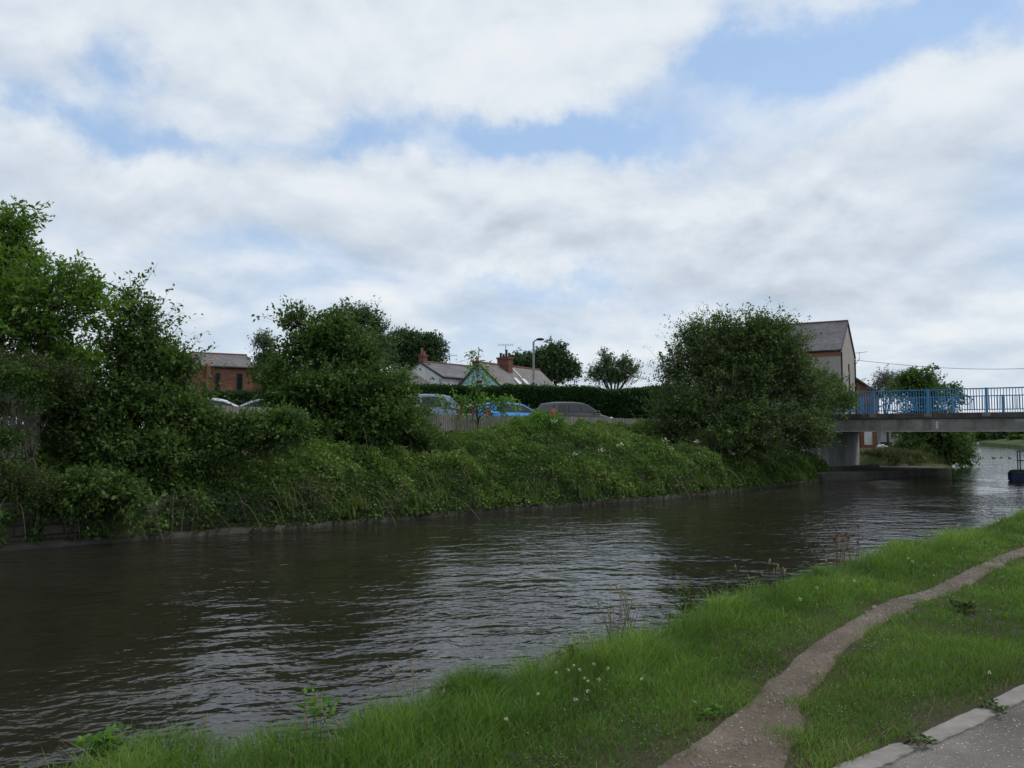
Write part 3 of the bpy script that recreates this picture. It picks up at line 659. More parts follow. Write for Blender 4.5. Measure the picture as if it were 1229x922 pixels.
# dry stems and bramble canes over the wall
M['cane'] = surf('cane', [(.3, (.05, .045, .025)), (.7, (.13, .11, .06))], 5, 3, .9)
def canes(n):
    mb_v = []; mb_q = []
    C = FC[(FC[:, 1] < 36) & (FC[:, 1] > 12)]; par = param(C)
    for i in range(n):
        t = random.random()*par[-1]; x = np.interp(t, par, C[:, 0]); y = np.interp(t, par, C[:, 1])
        d = random.uniform(-.05, 3.5) if random.random() < .6 else random.uniform(-.05, .6)
        b = np.array([x+dirL[0]*d, y+dirL[1]*d, left_h(max(d, 0), y)+random.uniform(.1, .8)])
        dr = np.array([random.gauss(.3, .5), random.gauss(-.3, .5), 0]); L = random.uniform(.5, 1.3); hgt = random.uniform(.1, .6)
        prev = None
        for k in range(7):
            u = k/6; p = b+dr*L*u+np.array([0, 0, hgt*math.sin(u*2.2)*1.2-.7*u*u]); w = np.array([.004, .003, .002])
            mb_v += [tuple(p-w), tuple(p+w)]
            if k: q = len(mb_v); mb_q.append((q-4, q-3, q-1, q-2))
    o = npmesh('bramble_canes', mb_v, mb_q, M['cane'], None, rng.random(len(mb_q))); tag(o, 'dry arching stems tangled among the brambles above the water', 'stems', kind='stuff')
canes(420)
# creamy flower heads in the brambles
def blossoms():
    P = []
    for (x, y, Y) in [(798, 528, 32), (806, 537, 32), (744, 533, 30), (836, 530, 33), (665, 505, 30.5), (722, 540, 29), (838, 545, 33), (690, 545, 28), (880, 545, 34)]:
        c = at(x, y, Y-1.5)
        for k in range(26): P.append(c+np.array([random.gauss(0, .06), random.gauss(0, .06), random.gauss(0, .03)]))
    P = np.array(P); ax = unit(rng.normal(size=P.shape)); Vt, Q = leaf_quads(P, ax, np.full(len(P), .045), .9, 1.2)
    o = npmesh('bramble_blossom', Vt, Q, M['petal'], None, rng.random(len(P))); tag(o, 'small creamy blossom clusters dotted over the brambles', 'blossom', kind='stuff')
blossoms()

# ------------------------------------------------------------ canal wall on the far bank
def canal_wall():
    e = empty('canal_wall', (*FC[20], 0)); tag(e, 'old stone canal wall with a low ledge at the water, along the overgrown bank', 'wall')
    C = resample(FARE[:9], .5); off = np.array(e.location)
    def ribbon(name, prof, mat, jit=.012):
        V = []; k = len(prof)
        for i, c in enumerate(C):
            for (d, z) in prof:
                j = random.uniform(-jit, jit); zk = z*(.62 if name == 'stonework' and 614.5+F*c[0]/c[1] > 330 else 1); V.append((c[0]+dirL[0]*(d+j)-off[0], c[1]+dirL[1]*(d+j)-off[1], zk+(j*.8 if z > 0 else 0)))
        Q = [(i*k+a, i*k+a+1, (i+1)*k+a+1, (i+1)*k+a) for i in range(len(C)-1) for a in range(k-1)]
        npmesh(name, V, Q, mat, e)
    ribbon('ledge', [(-.03, -.5), (-.03, .07), (0, .09), (.46, .11)], M['stone_wet'])
    ribbon('stonework', [(.40, .0), (.42, .45), (.45, .78), (.50, .84), (.85, .84), (.9, .5)], M['wallstone'], .02)
M['stone_wet'] = surf('ledge_stone', [(.3, (.028, .026, .022)), (.55, (.06, .056, .048)), (.75, (.12, .11, .095))], 2.2, 7, .8, .01, 12, grime=(1.2, (.04, .045, .025)))
canal_wall()

# ------------------------------------------------------------ fences
def fence(name, label, pts, zt, h, board=.10, gap=.018, posts=2.4, jag=.01):
    """pts: plan polyline; zt: top heights per point"""
    e = empty(name, (pts[0][0], pts[0][1], zt[0]-h)); tag(e, label, 'fence'); off = np.array(e.location)
    P = np.array(pts, float); seg = np.linalg.norm(np.diff(P, axis=0), axis=1); cum = np.r_[0, np.cumsum(seg)]
    def pos(s): return np.array([np.interp(s, cum, P[:, 0]), np.interp(s, cum, P[:, 1]), np.interp(s, cum, zt)])
    mb = MB(); s = 0
    while s < cum[-1]-board:
        a = pos(s); b = pos(s+board); u = (b-a)[:2]; u /= np.linalg.norm(u); n = np.array([u[1], -u[0]])
        t = a[2]+random.uniform(-jag, jag); ti = random.uniform(-.006, .006)
        q = [(a[0], a[1]), (b[0], b[1]), (b[0]-n[0]*.02, b[1]-n[1]*.02), (a[0]-n[0]*.02, a[1]-n[1]*.02)]
        q = [(x+n[0]*ti-off[0], y+n[1]*ti-off[1]) for x, y in q]
        mb.prism(q, lambda x, y: (x, y, t-h-off[2]), lambda x, y: (x, y, t-off[2])); s += board+gap
    mb.build('boards', M['wood'], e)
    for frac in (.18, .8):
        r = MB(); pr = [pos(x)+np.array([0, 0, -h+frac*h])-off for x in np.linspace(0, cum[-1], 40)]
        d = (P[-1]-P[0])/np.linalg.norm(P[-1]-P[0]); n = np.array([-d[1], d[0], 0])*.05
        r.tube([tuple(p+n) for p in pr], .035, 4); r.build('rail', M['wood'], e)
    s = 0
    while s <= cum[-1]:
        a = pos(s)-off; d = (P[-1]-P[0])/np.linalg.norm(P[-1]-P[0]); n = np.array([-d[1], d[0]])*.12
        m_ = MB(); m_.box(a[0]+n[0]-.05, a[0]+n[0]+.05, a[1]+n[1]-.05, a[1]+n[1]+.05, a[2]-h-.3, a[2]-.02); m_.build('post', M['wood'], e); s += posts
    return e
zf = 2.88
fp = [onz(x, y, zf)[:2] for x, y in [(225, 484.5), (270, 487), (400, 492.5), (470, 495.5)]]
fence('paling_fence', 'weathered paling fence hidden in leaves left of the middle dark tree', fp, [zf]*4, 1.25)
fp = [onz(x, y, zf)[:2] for x, y in [(478, 496), (545, 498)]]
fence('paling_fence', 'short length of pale paling fence under the silver hatchback', fp, [zf]*2, 1.3, .10, .03)
fp = [onz(x, y, zf)[:2] for x, y in [(545, 498), (600, 498.8), (680, 500), (775, 503), (800, 503.6)]]
fence('paling_fence', 'long close-boarded fence running under the blue and black cars to the hawthorn', fp, [zf]*5, 1.25)
a = at(-70, 446, 15.9)[:2]; b = at(40, 446, 18.0)[:2]
fence('paling_fence', 'tall grey paling fence in deep shade at the far left', [a, b], [3.35, 3.35], 2.2, .13, .05)
# corner post of the tall fence
p = at(43, 446, 18.0); mb = MB(); mb.box(-.09, .09, -.09, .09, 0, 2.35); mb.box(-.11, .11, -.11, .11, 2.35, 2.41)
o = mb.build('fence_post', M['wood'], bevel=.01); o.location = (p[0], p[1], 1.1); tag(o, 'thick square gate post at the right end of the tall left fence', 'post')

# ------------------------------------------------------------ hedges
def hedge(label, A, B, z0, z1, w, n, ls, mat):
    A = np.array(A, float); B = np.array(B, float); L = np.linalg.norm(B-A); u = (B-A)/L; v = np.array([-u[1], u[0]])
    e = empty('hedge', (*A, z0)); tag(e, label, 'hedge'); off = np.array(e.location)
    t = rng.random(n)*L; face = rng.random(n); s = np.where(face < .6, -w/2, rng.uniform(-w/2, w/2, n)); z = np.where(face < .6, z0+rng.random(n)*(z1-z0), z1)
    end = face > .92; s = np.where(end, rng.uniform(-w/2, w/2, n), s); z = np.where(end, z0+rng.random(n)*(z1-z0), z); t = np.where(end, rng.choice([0, L], n), t)
    P = np.c_[A[0]+u[0]*t+v[0]*s, A[1]+u[1]*t+v[1]*s, z]
    bump = np.array([mnoise.noise(Vector(p*.9))*.22+mnoise.noise(Vector(p*2.6))*.12 for p in P])
    zt = np.array([mnoise.noise(Vector((q*.35, 3, 1)))*.28+mnoise.noise(Vector((q*1.7, 9, 1)))*.12 for q in t])
    P[:, 0] -= v[0]*bump; P[:, 1] -= v[1]*bump; P[:, 2] += zt*((z-z0)/(z1-z0))+rng.normal(size=n)*.03
    P += rng.normal(size=P.shape)*.07
    ax = rng.normal(size=(n, 3))*.6; ax[:, 2] += .6; ax[:, :2] -= v*.5; ax = unit(ax)
    Vt, Q = leaf_quads(P, ax, ls*rng.uniform(.6, 1.3, n), .5, .5)
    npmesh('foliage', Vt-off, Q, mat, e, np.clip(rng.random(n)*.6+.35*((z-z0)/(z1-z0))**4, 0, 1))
    mb = MB(); q = [A+v*(w/2-.25), A-v*(w/2-.25), B-v*(w/2-.25), B+v*(w/2-.25)]
    mb.prism([(x-off[0], y-off[1]) for x, y in q], lambda x, y: (x, y, 0), lambda x, y: (x, y, z1-z0-.02)); mb.build('inner_foliage', mat, e)
h0 = at(478, 500, 46.5); h1 = at(800, 500, 50)
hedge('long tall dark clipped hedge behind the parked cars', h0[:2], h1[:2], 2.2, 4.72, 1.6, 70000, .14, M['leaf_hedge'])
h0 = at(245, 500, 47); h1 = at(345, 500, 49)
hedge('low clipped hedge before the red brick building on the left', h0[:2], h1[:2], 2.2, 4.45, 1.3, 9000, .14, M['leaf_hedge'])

# ------------------------------------------------------------ houses
def frame2(u):
    u = np.array(u, float); u /= np.linalg.norm(u); return u, np.array([u[1], -u[0]])
def house(name, label, cat, ridge0, u, L, hw, zr, ze, z0, wall, roofm, gable=None, windows=(), over=.15, hip=0, chimneys=(), extra=None, gutter=True):
    """ridge0: plan point under the near end of the ridge; u: ridge direction; local x along the ridge, local y to the right of it"""
    u, v = frame2(u); rz = math.atan2(u[1], u[0])
    e = empty(name, (ridge0[0], ridge0[1], z0), rz); tag(e, label, cat)
    zr -= z0; ze -= z0
    # local frame: x = u, y = left of u
    w = MB()
    w.box(0, L, -hw, -hw+.3, -.3, ze); w.build('wall', M[wall], e); w = MB(); w.box(0, L, hw-.3, hw, -.3, ze); w.build('wall', M[wall], e)
    for x0, x1, nm in ((0, .3, gable or wall), (L-.3, L, wall)):
        g = MB()
        if hip: g.box(x0+.001, x1-.001, -hw+.3, hw-.3, -.3, ze)
        else: g.prism([(-hw+.002, -.3), (hw-.002, -.3), (hw-.002, ze), (0, zr-.02), (-hw+.002, ze)], lambda a, b: (x0, a, b), lambda a, b: (x1, a, b))
        g.build('gable_wall', M[nm], e)
    sl_ = (zr-ze)/hw; ex = over
    t = .09
    rf = MB()
    if hip:
        rf.add([(-ex, -hw-ex, ze-sl_*ex), (L+ex, -hw-ex, ze-sl_*ex), (L+ex, hw+ex, ze-sl_*ex), (-ex, hw+ex, ze-sl_*ex), (hip, 0, zr), (L-hip, 0, zr)],
               [(0, 1, 5, 4), (1, 2, 5), (2, 3, 4, 5), (3, 0, 4), (3, 2, 1, 0)])
        rf.build('roof', M[roofm], e)
    else:
        for sg in (-1, 1):
            rf.add([(-ex, 0, zr), (L+ex, 0, zr), (L+ex, sg*(hw+ex), ze-sl_*ex), (-ex, sg*(hw+ex), ze-sl_*ex),
                    (-ex, 0, zr+t), (L+ex, 0, zr+t), (L+ex, sg*(hw+ex), ze-sl_*ex+t), (-ex, sg*(hw+ex), ze-sl_*ex+t)],
                   [(0, 1, 2, 3), (4, 5, 6, 7), (0, 1, 5, 4), (1, 2, 6, 5), (2, 3, 7, 6), (3, 0, 4, 7)])
        R_ = rf.build('roof', M[roofm], e)
        rt = MB(); rt.tube([(-ex, 0, zr+t-.01), (L+ex, 0, zr+t-.01)], .09, 6); rt.build('ridge_tiles', M['brick_dark'], R_)
        for sg in (-1, 1):
            vb = MB(); vb.add([(-ex-.03, 0, zr-.05), (-ex-.03, sg*(hw+ex), ze-sl_*ex-.06), (-ex-.03, sg*(hw+ex), ze-sl_*ex+t+.012), (-ex-.03, 0, zr+t+.012),
                             (-ex+.02, 0, zr-.05), (-ex+.02, sg*(hw+ex), ze-sl_*ex-.06), (-ex+.02, sg*(hw+ex), ze-sl_*ex+t+.012), (-ex+.02, 0, zr+t+.012)],
                            [(0, 1, 2, 3), (7, 6, 5, 4), (0, 4, 5, 1), (1, 5, 6, 2), (2, 6, 7, 3)]); vb.build('verge_board', M['plastic_dark'], R_)
    if gutter:
        for sg in (-1, 1):
            gt = MB(); gt.tube([(-ex, sg*(hw+ex+.05), ze-sl_*ex), (L+ex, sg*(hw+ex+.05), ze-sl_*ex)], .07, 6); gt.build('gutter', M['dark'], e)
    # windows: (face, along, z, w, h); faces: 'l' (y=+hw), 'r' (y=-hw), 'g' near gable (x=0)
    for (fc, al, z, ww, hh, *opt) in windows:
        z -= z0
        def bx(a0, a1, zz0, zz1, p0, p1, nm, mt, par):
            m_ = MB()
            if fc == 'r': m_.box(a0, a1, -hw-p1, -hw-p0, zz0, zz1)
            elif fc == 'l': m_.box(a0, a1, hw+p0, hw+p1, zz0, zz1)
            else: m_.box(-p1, -p0, a0, a1, zz0, zz1)
            return m_.build(nm, mt, par)
        m_ = MB(); f = .06
        def pane(a0, a1, b0, b1, p0, p1):
            if fc == 'r': m_.box(a0, a1, -hw-p1, -hw-p0, b0, b1)
            elif fc == 'l': m_.box(a0, a1, hw+p0, hw+p1, b0, b1)
            else: m_.box(-p1, -p0, a0, a1, b0, b1)
        fm_ = M[opt[0]] if opt else M['plastic_dark']
        pane(al, al+f, z, z+hh, .004, .05); pane(al+ww-f, al+ww, z, z+hh, .004, .05)
        pane(al+f, al+ww-f, z, z+f, .004, .05); pane(al+f, al+ww-f, z+hh-f, z+hh, .004, .05); pane(al+f, al+ww-f, z+hh*.55, z+hh*.55+.04, .004, .045)
        wn = m_.build('window', fm_, e)
        bx(al+f, al+ww-f, z+f, z+hh-f, .003, .02, 'pane', M['glass'], wn)
        bx(al-.06, al+ww+.06, z-.08, z-.003, .004, .1, 'sill', M['stone'], wn)
    for (cx, cy, cw, cd, zb, ztop, mt, pots) in chimneys:
        zb -= z0; ztop -= z0
        c = MB(); c.box(cx-cw/2, cx+cw/2, cy-cd/2, cy+cd/2, zb, ztop); c.box(cx-cw/2-.05, cx+cw/2+.05, cy-cd/2-.05, cy+cd/2+.05, ztop+.002, ztop+.14)
        ch = c.build('chimney', M[mt], e)
        for k in range(pots):
            q = cx-cw/2+cw*(k+.5)/pots if cw > cd else cx; r = cy if cw > cd else cy-cd/2+cd*(k+.5)/pots
            hp = [.30, .55, .26, .34][k % 4]; p_ = MB(); p_.tube([(q, r, ztop+.14), (q, r, ztop+.14+hp*.85), (q, r, ztop+.14+hp*.86), (q, r, ztop+.14+hp)], [.10, .085, .11, .11], 8); p_.build('chimney_pot', M['pot' if pots < 3 else 'soil'], ch)
    return e
# tall house behind the bridge: near gable corner (23.9,60); ridge runs left and away
gu = np.array([.5, .866]); gv = np.array([-.866, .5])
rp = np.array([23.9, 60])+gu*3.6
big = house('tall_house', 'tall rendered house with grey slate roof rising behind the hawthorn and bridge', 'house', rp, gv, 11, 3.6, 10.72, 8.25, 1.1, 'render_tan', 'slate', over=.06,
      windows=[('l', 3.4, 6.6, 1.0, 1.3), ('l', 6.5, 6.6, 1.0, 1.3), ('l', 3.4, 3.4, 1.0, 1.3), ('g', -.35, 7.0, .35, .5), ('g', -.5, 5.2, .45, 1.5), ('g', -.5, 3.2, .45, 1.6)])
mb = MB(); mb.box(.0, 2.2, 3.604, 3.63, 6.72, 7.05); mb.box(2.2, 11, 3.604, 3.62, 6.5, 7.05); mb.build('brick_band', M['brick'], big)
mb = MB(); mb.tube([(-.06, 3.55, 7.0), (-.06, 3.55, .1)], .06, 6); mb.build('drainpipe', M['dark'], big)
mb = MB(); mb.tube([(-.06, -3.45, 7.0), (-.06, -3.45, .1)], .05, 6); mb.build('drainpipe', M['dark'], big)
# aerial on the house corner
o = MB(); o.tube([(0, 0, 0), (.35, 0, .5), (.35, 0, 1.0)], .025, 5); o.tube([(.05, 0, .95), (1.0, 0, 1.05)], .02, 5)
for k in range(6): o.tube([(.15+k*.15, -.25+k*.02, .96+k*.015), (.15+k*.15, .25-k*.02, .96+k*.015)], .012, 4)
oo = o.build('tv_aerial', M['metal']); c = at(1026.5, 438, 66.2); oo.location = c; tag(oo, 'small tv aerial bracketed to the right corner of the tall rendered house', 'aerial')
# brick lean-to at its right
a = at(1025, 455, 66.4); lean = empty('brick_lean_to', (a[0], a[1], 1.1), 0); tag(lean, 'red brick lean-to with sloping roof against the right side of the tall house', 'outbuilding')
mb = MB(); mb.prism([(0, 0), (1.9, 0), (1.9, 4.2), (0, 5.45)], lambda x, z: (x, .0, z), lambda x, z: (x+.4, 4, z)); mb.build('wall', M['brick'], lean)
mb = MB(); mb.prism([(-.05, 5.5), (2.3, 3.95), (2.3, 4.1), (-.05, 5.65)], lambda x, z: (x, -.25, z), lambda x, z: (x+.4, 4.2, z)); mb.build('roof', M['slate'], lean)
mb = MB(); mb.box(.45, 1.3, -.04, -.004, 2.5, 3.4); wn = mb.build('window', M['plastic_dark'], lean)
mb = MB(); mb.box(.52, 1.23, -.055, -.042, 2.57, 3.33); mb.build('pane', M['glass'], wn)
# low outbuilding seen under the bridge
a = at(1033, 520, 60.5); ob = empty('brick_outbuilding', (a[0], a[1], 1.0)); tag(ob, 'low brick outbuilding with whitewashed wall panels seen under the bridge', 'outbuilding')
mb = MB(); mb.box(0, 2.55, 0, 3, 0, 2.3); mb.build('wall', M['brick'], ob)
mb = MB(); mb.box(.25, .82, -.03, -.002, .35, 1.35); mb.build('white_panel', M['white_render'], ob)
mb = MB(); mb.box(1.2, 2.5, -.03, -.002, .0, 1.32); mb.build('white_panel', M['concrete_pale'], ob)
mb = MB(); mb.box(-.15, 2.75, -.15, 3.2, 2.302, 2.42); mb.build('roof', M['slate'], ob)
mb = MB(); mb.box(1.42, 2.25, -.06, -.032, .05, .55); mb.build('opening', M['dark'], ob)
# rubbish bags
o = MB(); o.ellipsoid((0, 0, .12), (.28, .2, .16), 9, 6); o.ellipsoid((.38, .05, .1), (.2, .15, .12), 9, 6); o.ellipsoid((.1, -.1, .22), (.15, .1, .1), 8, 5)
oo = o.build('rubbish_heap', M['white'], smooth=True); c = at(1057, 538, 57.5); oo.location = (c[0], c[1], 1.12); tag(oo, 'small heap of white sacks on the bank under the bridge', 'sacks')

# red brick building on the left
p0 = at(236, 500, 58.2); u = np.array([.86, .51]); v = np.array([u[1], -u[0]])
def along(px):
    k = (px-614.5)/F; return (k*p0[1]-p0[0])/(u[0]-k*u[1])
red = house('brick_building', 'red brick two-storey building with grey roof behind the left trees', 'building', p0[:2]-v*2.6, u, along(303), 2.6, 8.0, 6.95, 2.3, 'brick', 'slate_brown',
      windows=[('r', along(257), 5.15, along(263.5)-along(257), 1.35), ('r', along(283), 5.1, along(290.5)-along(283), 1.4)], over=.12)
mb = MB(); x = along(246); mb.prism([(-2.85, 0), (-2.85, 4.6), (-2.4, 4.95), (-2.4, 0)], lambda a, b: (x, a, b), lambda a, b: (x+.3, a, b)); mb.build('party_wall', M['brick'], red)
mb = MB(); mb.ellipsoid((along(260), -2.7, 2.45), (.11, .1, .11), 8, 6); mb.build('wall_lamp', M['white'], red, smooth=True)
q0 = at(205, 500, 63)
house('brick_building', 'grey-roofed brick wing left of the red building, half hidden by the birch', 'building', q0[:2], (1, -.25), 2.6, 2.6, 7.9, 6.8, 2.3, 'brick_dark', 'slate_brown', over=.1)
q0 = at(296, 500, 69)
house('brick_building', 'lower grey-roofed brick wing right of the red building', 'building', q0[:2], (1, .28), 9, 2.6, 7.75, 6.6, 2.3, 'brick', 'slate_brown', over=.1, windows=[('r', 1.2, 4.8, .7, 1.2), ('r', 4, 4.8, .7, 1.2)])

# grey bungalow roof
q0 = at(440, 500, 54.5)
house('bungalow', 'low bungalow with a grey-brown hipped roof left of the white cottage', 'house', q0[:2]+np.array([-.5, 1.5]), (1, .05), 5.3, 2.6, 6.4, 5.0, 2.35, 'brick', 'slate_brown', hip=2.0, over=.2)
# white cottage
q0 = at(504, 500, 62)
cot = house('white_cottage', 'white rendered cottage with slate roof and red brick end chimneys', 'house', q0[:2], (.60, .80), 7.2, 2.2, 7.5, 6.35, 2.35, 'white_render', 'slate', over=.08,
      windows=[('r', 4.6, 4.9, .9, 1.0), ('r', 1.5, 3.2, .9, 1.1)], chimneys=[(.3, 0, .45, .5, 7.0, 7.95, 'brick_dark', 2), (6.7, 0, .5, .6, 6.6, 7.95, 'brick_dark', 1)])
mb = MB(); mb.box(4.35, 7.1, -2.22, -2.202, 2.3, 3.9); mb.build('brick_panel', M['brick_dark'], cot)
mb = MB(); mb.tube([(1.9, -2.26, 3.9), (1.9, -2.26, .2)], .05, 6); mb.build('drainpipe', M['metal'], cot)
# pale blue gabled house
q0 = at(575, 500, 57)
bl = house('blue_house', 'house with pale blue painted gable and big brick chimney behind the hedge', 'house', q0[:2], (.53, .85), 8.2, 3.0, 7.0, 4.3, 2.35, 'white_render', 'slate_brown', gable='blue_render', over=.12,
      windows=[('g', -.35, 5.15, .65, .75, 'white')], chimneys=[(3.0, -.2, .6, .95, 6.4, 7.5, 'brick_dark', 4)])
for kx in (2.6, 3.7):
    mb = MB(); sx = 2.7/3.0
    y0, y1 = -1.15, -1.65; mb.add([(kx, y0, 4.65+y0*sx+.12), (kx+.45, y0, 4.65+y0*sx+.12), (kx+.45, y1, 4.65+y1*sx+.12), (kx, y1, 4.65+y1*sx+.12),
        (kx, y0, 4.65+y0*sx+.17), (kx+.45, y0, 4.65+y0*sx+.17), (kx+.45, y1, 4.65+y1*sx+.17), (kx, y1, 4.65+y1*sx+.17)], [(3, 2, 1, 0), (4, 5, 6, 7), (0, 1, 5, 4), (1, 2, 6, 5), (2, 3, 7, 6), (3, 0, 4, 7)])
    mb.build('skylight', M['lamp'], bl)
mb = MB(); sx = .9; mb.add([(3.86, -.2, 4.65-.18+.11), (3.98, -.2, 4.65-.18+.11), (3.98, -1.0, 4.65-.9+.11), (3.86, -1.0, 4.65-.9+.11), (3.86, -.2, 4.65-.18+.16), (3.98, -.2, 4.65-.18+.16), (3.98, -1.0, 4.65-.9+.16), (3.86, -1.0, 4.65-.9+.16)],
       [(3, 2, 1, 0), (4, 5, 6, 7), (0, 1, 5, 4), (1, 2, 6, 5), (2, 3, 7, 6), (3, 0, 4, 7)]); mb.build('flashing', M['white'], bl)
for (x, y, Y, lab) in [(607, 424, 60, 'thin tv aerial above the big brick chimney of the blue house'), (540, 436, 64, 'thin tv aerial above the white cottage roof')]:
    m_ = MB(); m_.tube([(0, 0, -1.0), (0, 0, .62)], .022, 5); m_.tube([(-.55, 0, .6), (.55, 0, .6)], .016, 5)
    for k in range(7): m_.tube([(-.5+k*.166, -.22, .6), (-.5+k*.166, .22, .6)], .01, 4); m_.tube([(-.5+k*.166, 0, .52), (-.5+k*.166, 0, .7)], .01, 4)
    o = m_.build('tv_aerial', M['metal']); o.location = at(x, y, Y); tag(o, lab, 'aerial', 'rooftop aerials')
# lamp post
c = at(640.5, 500, 51.5); lp = empty('street_lamp', (c[0], c[1], 2.3)); tag(lp, 'grey street lamp post standing behind the long hedge', 'street lamp')
ztop = at(640.5, 410, 51.5)[2]-2.3
mb = MB(); mb.tube([(0, 0, 0), (0, 0, ztop*.55), (0, 0, ztop*.56), (0, 0, ztop)], [.10, .10, .07, .06], 8); mb.build('pole', M['metal'], lp)
mb = MB(); mb.tube([(0, 0, ztop-.05), (.12, -.02, ztop+.08), (.26, -.05, ztop+.1)], .04, 6); mb.build('arm', M['metal'], lp)
mb = MB(); mb.ellipsoid((.42, -.08, ztop+.13), (.26, .13, .09), 10, 6); mb.build('lamp_head', M['plastic_dark'], lp, smooth=True)
# overhead cable
a = at(1024, 432, 66.5); b = at(1330, 437, 60); mb = MB()
mb.tube([tuple(a+(b-a)*t+np.array([0, 0, -.55*math.sin(math.pi*t)*1.0])) for t in np.linspace(0, 1, 24)], .018, 5)
o = mb.build('overhead_cable', M['dark']); tag(o, 'thin black overhead cable running right from the tall house', 'cable')
a = at(1330, 437, 60); mb = MB(); mb.tube([(0, 0, 0), (0, 0, a[2]-1.0+.3)], .12, 8); mb.box(-.6, .6, -.05, .05, a[2]-1.05, a[2]-.93)
o = mb.build('telegraph_pole', M['bark']); o.location = (a[0], a[1], 1.0); tag(o, 'wooden telegraph pole beyond the right edge holding the cable', 'pole')

# ------------------------------------------------------------ cars
def car(name, label, loc, rz, pm, estate=0, L=4.3, W=1.78, H=1.48, colour=None):
    e = empty(name, loc, rz); tag(e, label, 'car', 'cars parked behind the fence')
    hl = L/2; hwid = W/2
    st = [(-hl, .55, .80, .74), (-hl+.08, .35, .92, .86), (-hl+.35, .28, .98, .96), (-.9, .24, 1.0, 1.0), (.3, .24, .97, 1.0), (.95, .26, .95, .99), (1.5, .28, .86, .96), (hl-.15, .36, .74, .88), (hl, .5, .62, .74)]
    V = []; n = 0
    for (x, zb, zt_, wf) in st:
        w = hwid*wf
        ring = [(x, -w*.82, zb), (x, -w*.98, zb+.12), (x, -w, zb+(zt_-zb)*.5), (x, -w*.95, zt_-.06), (x, -w*.82, zt_), (x, 0, zt_+.035), (x, w*.82, zt_), (x, w*.95, zt_-.06), (x, w, zb+(zt_-zb)*.5), (x, w*.98, zb+.12), (x, w*.82, zb)]
        n = len(ring); V += ring
    mb = MB(); fs = [(i*n+k, i*n+(k+1) % n, (i+1)*n+(k+1) % n, (i+1)*n+k) for i in range(len(st)-1) for k in range(n)]
    fs += [tuple(range(n))[::-1], tuple((len(st)-1)*n+k for k in range(n))]; mb.add(V, fs)
    b = mb.build('body', pm, e, smooth=True)
    sb = b.modifiers.new('sub', 'SUBSURF'); sb.levels = 1; sb.render_levels = 2
    # cabin
    rb = -hl+.12 if not estate else -hl+.06
    cab = [(rb, .93, .80), (rb+.12, 1.12, .76), (rb+.42-.1*estate, H-.07, .66), (rb+.75, H-.012, .645), (-.5, H+.005, .64), (.05, H-.03, .635), (.35, H-.10, .64), (.85, 1.13, .74), (1.18, .93, .80)]
    V = []; 
    for (x, z, w) in cab:
        w = w*W/1.78; r = [(x, -w*1.0, z-.03), (x, -w*.9, z+.0), (x, -w*.5, z+.02), (x, 0, z+.03), (x, w*.5, z+.02), (x, w*.9, z), (x, w, z-.03)]
        V += r
    k = 7; fs = [(i*k+j, i*k+j+1, (i+1)*k+j+1, (i+1)*k+j) for i in range(len(cab)-1) for j in range(k-1)]
    mb = MB(); mb.add(V, fs)
    # sides: from the cabin edge down to the belt line
    for sg in (-1, 1):
        vs = [];
        for (x, z, w) in cab: w = w*W/1.78; vs.append((x, sg*w, z-.03)); vs.append((x, sg*.83*W/1.78, .90))
        mb.add(vs, [(2*i, 2*i+1, 2*i+3, 2*i+2) if sg < 0 else (2*i+2, 2*i+3, 2*i+1, 2*i) for i in range(len(cab)-1)])
    cb = mb.build('cabin', pm, e, smooth=True)
    wy = lambda z: (.815-(z-.95)*(.17/.48))*W/1.78
    def side(poly, sg, nm='side_window'):
        m_ = MB(); m_.prism(poly, lambda x, z: (x, sg*(wy(z)-.02), z), lambda x, z: (x, sg*(wy(z)+.022), z)); return m_.build(nm, M['glass'], e)
    for sg in (-1, 1):
        side([(-.28, .99), (.92, .99), (.62, 1.16), (.22, H-.14), (-.28, H-.10)], sg)
        side([(-1.2, .99), (-.36, .99), (-.36, H-.10), (-1.05, H-.10)], sg)
        if estate: side([(rb+.32, 1.02), (-1.28, .99), (-1.15, H-.11), (rb+.52, H-.14)], sg)
        else: side([(rb+.42, 1.04), (-1.28, .99), (-1.14, H-.13), (rb+.62, H-.17)], sg)
        m_ = MB(); m_.ellipsoid((.82, sg*(hwid+.07), 1.0), (.07, .11, .075), 8, 6); m_.build('wing_mirror', pm, e, smooth=True)
    m_ = MB(); m_.add([(rb+.02, -.62, 1.0), (rb+.02, .62, 1.0), (rb+.33-.08*estate, .55, H-.12), (rb+.33-.08*estate, -.55, H-.12), (rb+.06, -.62, 1.0), (rb+.06, .62, 1.0), (rb+.38-.08*estate, .55, H-.12), (rb+.38-.08*estate, -.55, H-.12)],
          [(0, 1, 2, 3), (7, 6, 5, 4), (0, 4, 5, 1), (1, 5, 6, 2), (2, 6, 7, 3), (3, 7, 4, 0)]); m_.build('rear_window', M['glass'], e)
    m_ = MB(); m_.add([(1.18, -.66, 1.0), (1.18, .66, 1.0), (.46, .55, H-.10), (.46, -.55, H-.10), (1.11, -.66, .98), (1.11, .66, .98), (.39, .55, H-.13), (.39, -.55, H-.13)],
          [(3, 2, 1, 0), (4, 5, 6, 7), (0, 1, 5, 4), (1, 2, 6, 5), (2, 3, 7, 6), (3, 0, 4, 7)]); m_.build('windscreen', M['glass'], e)
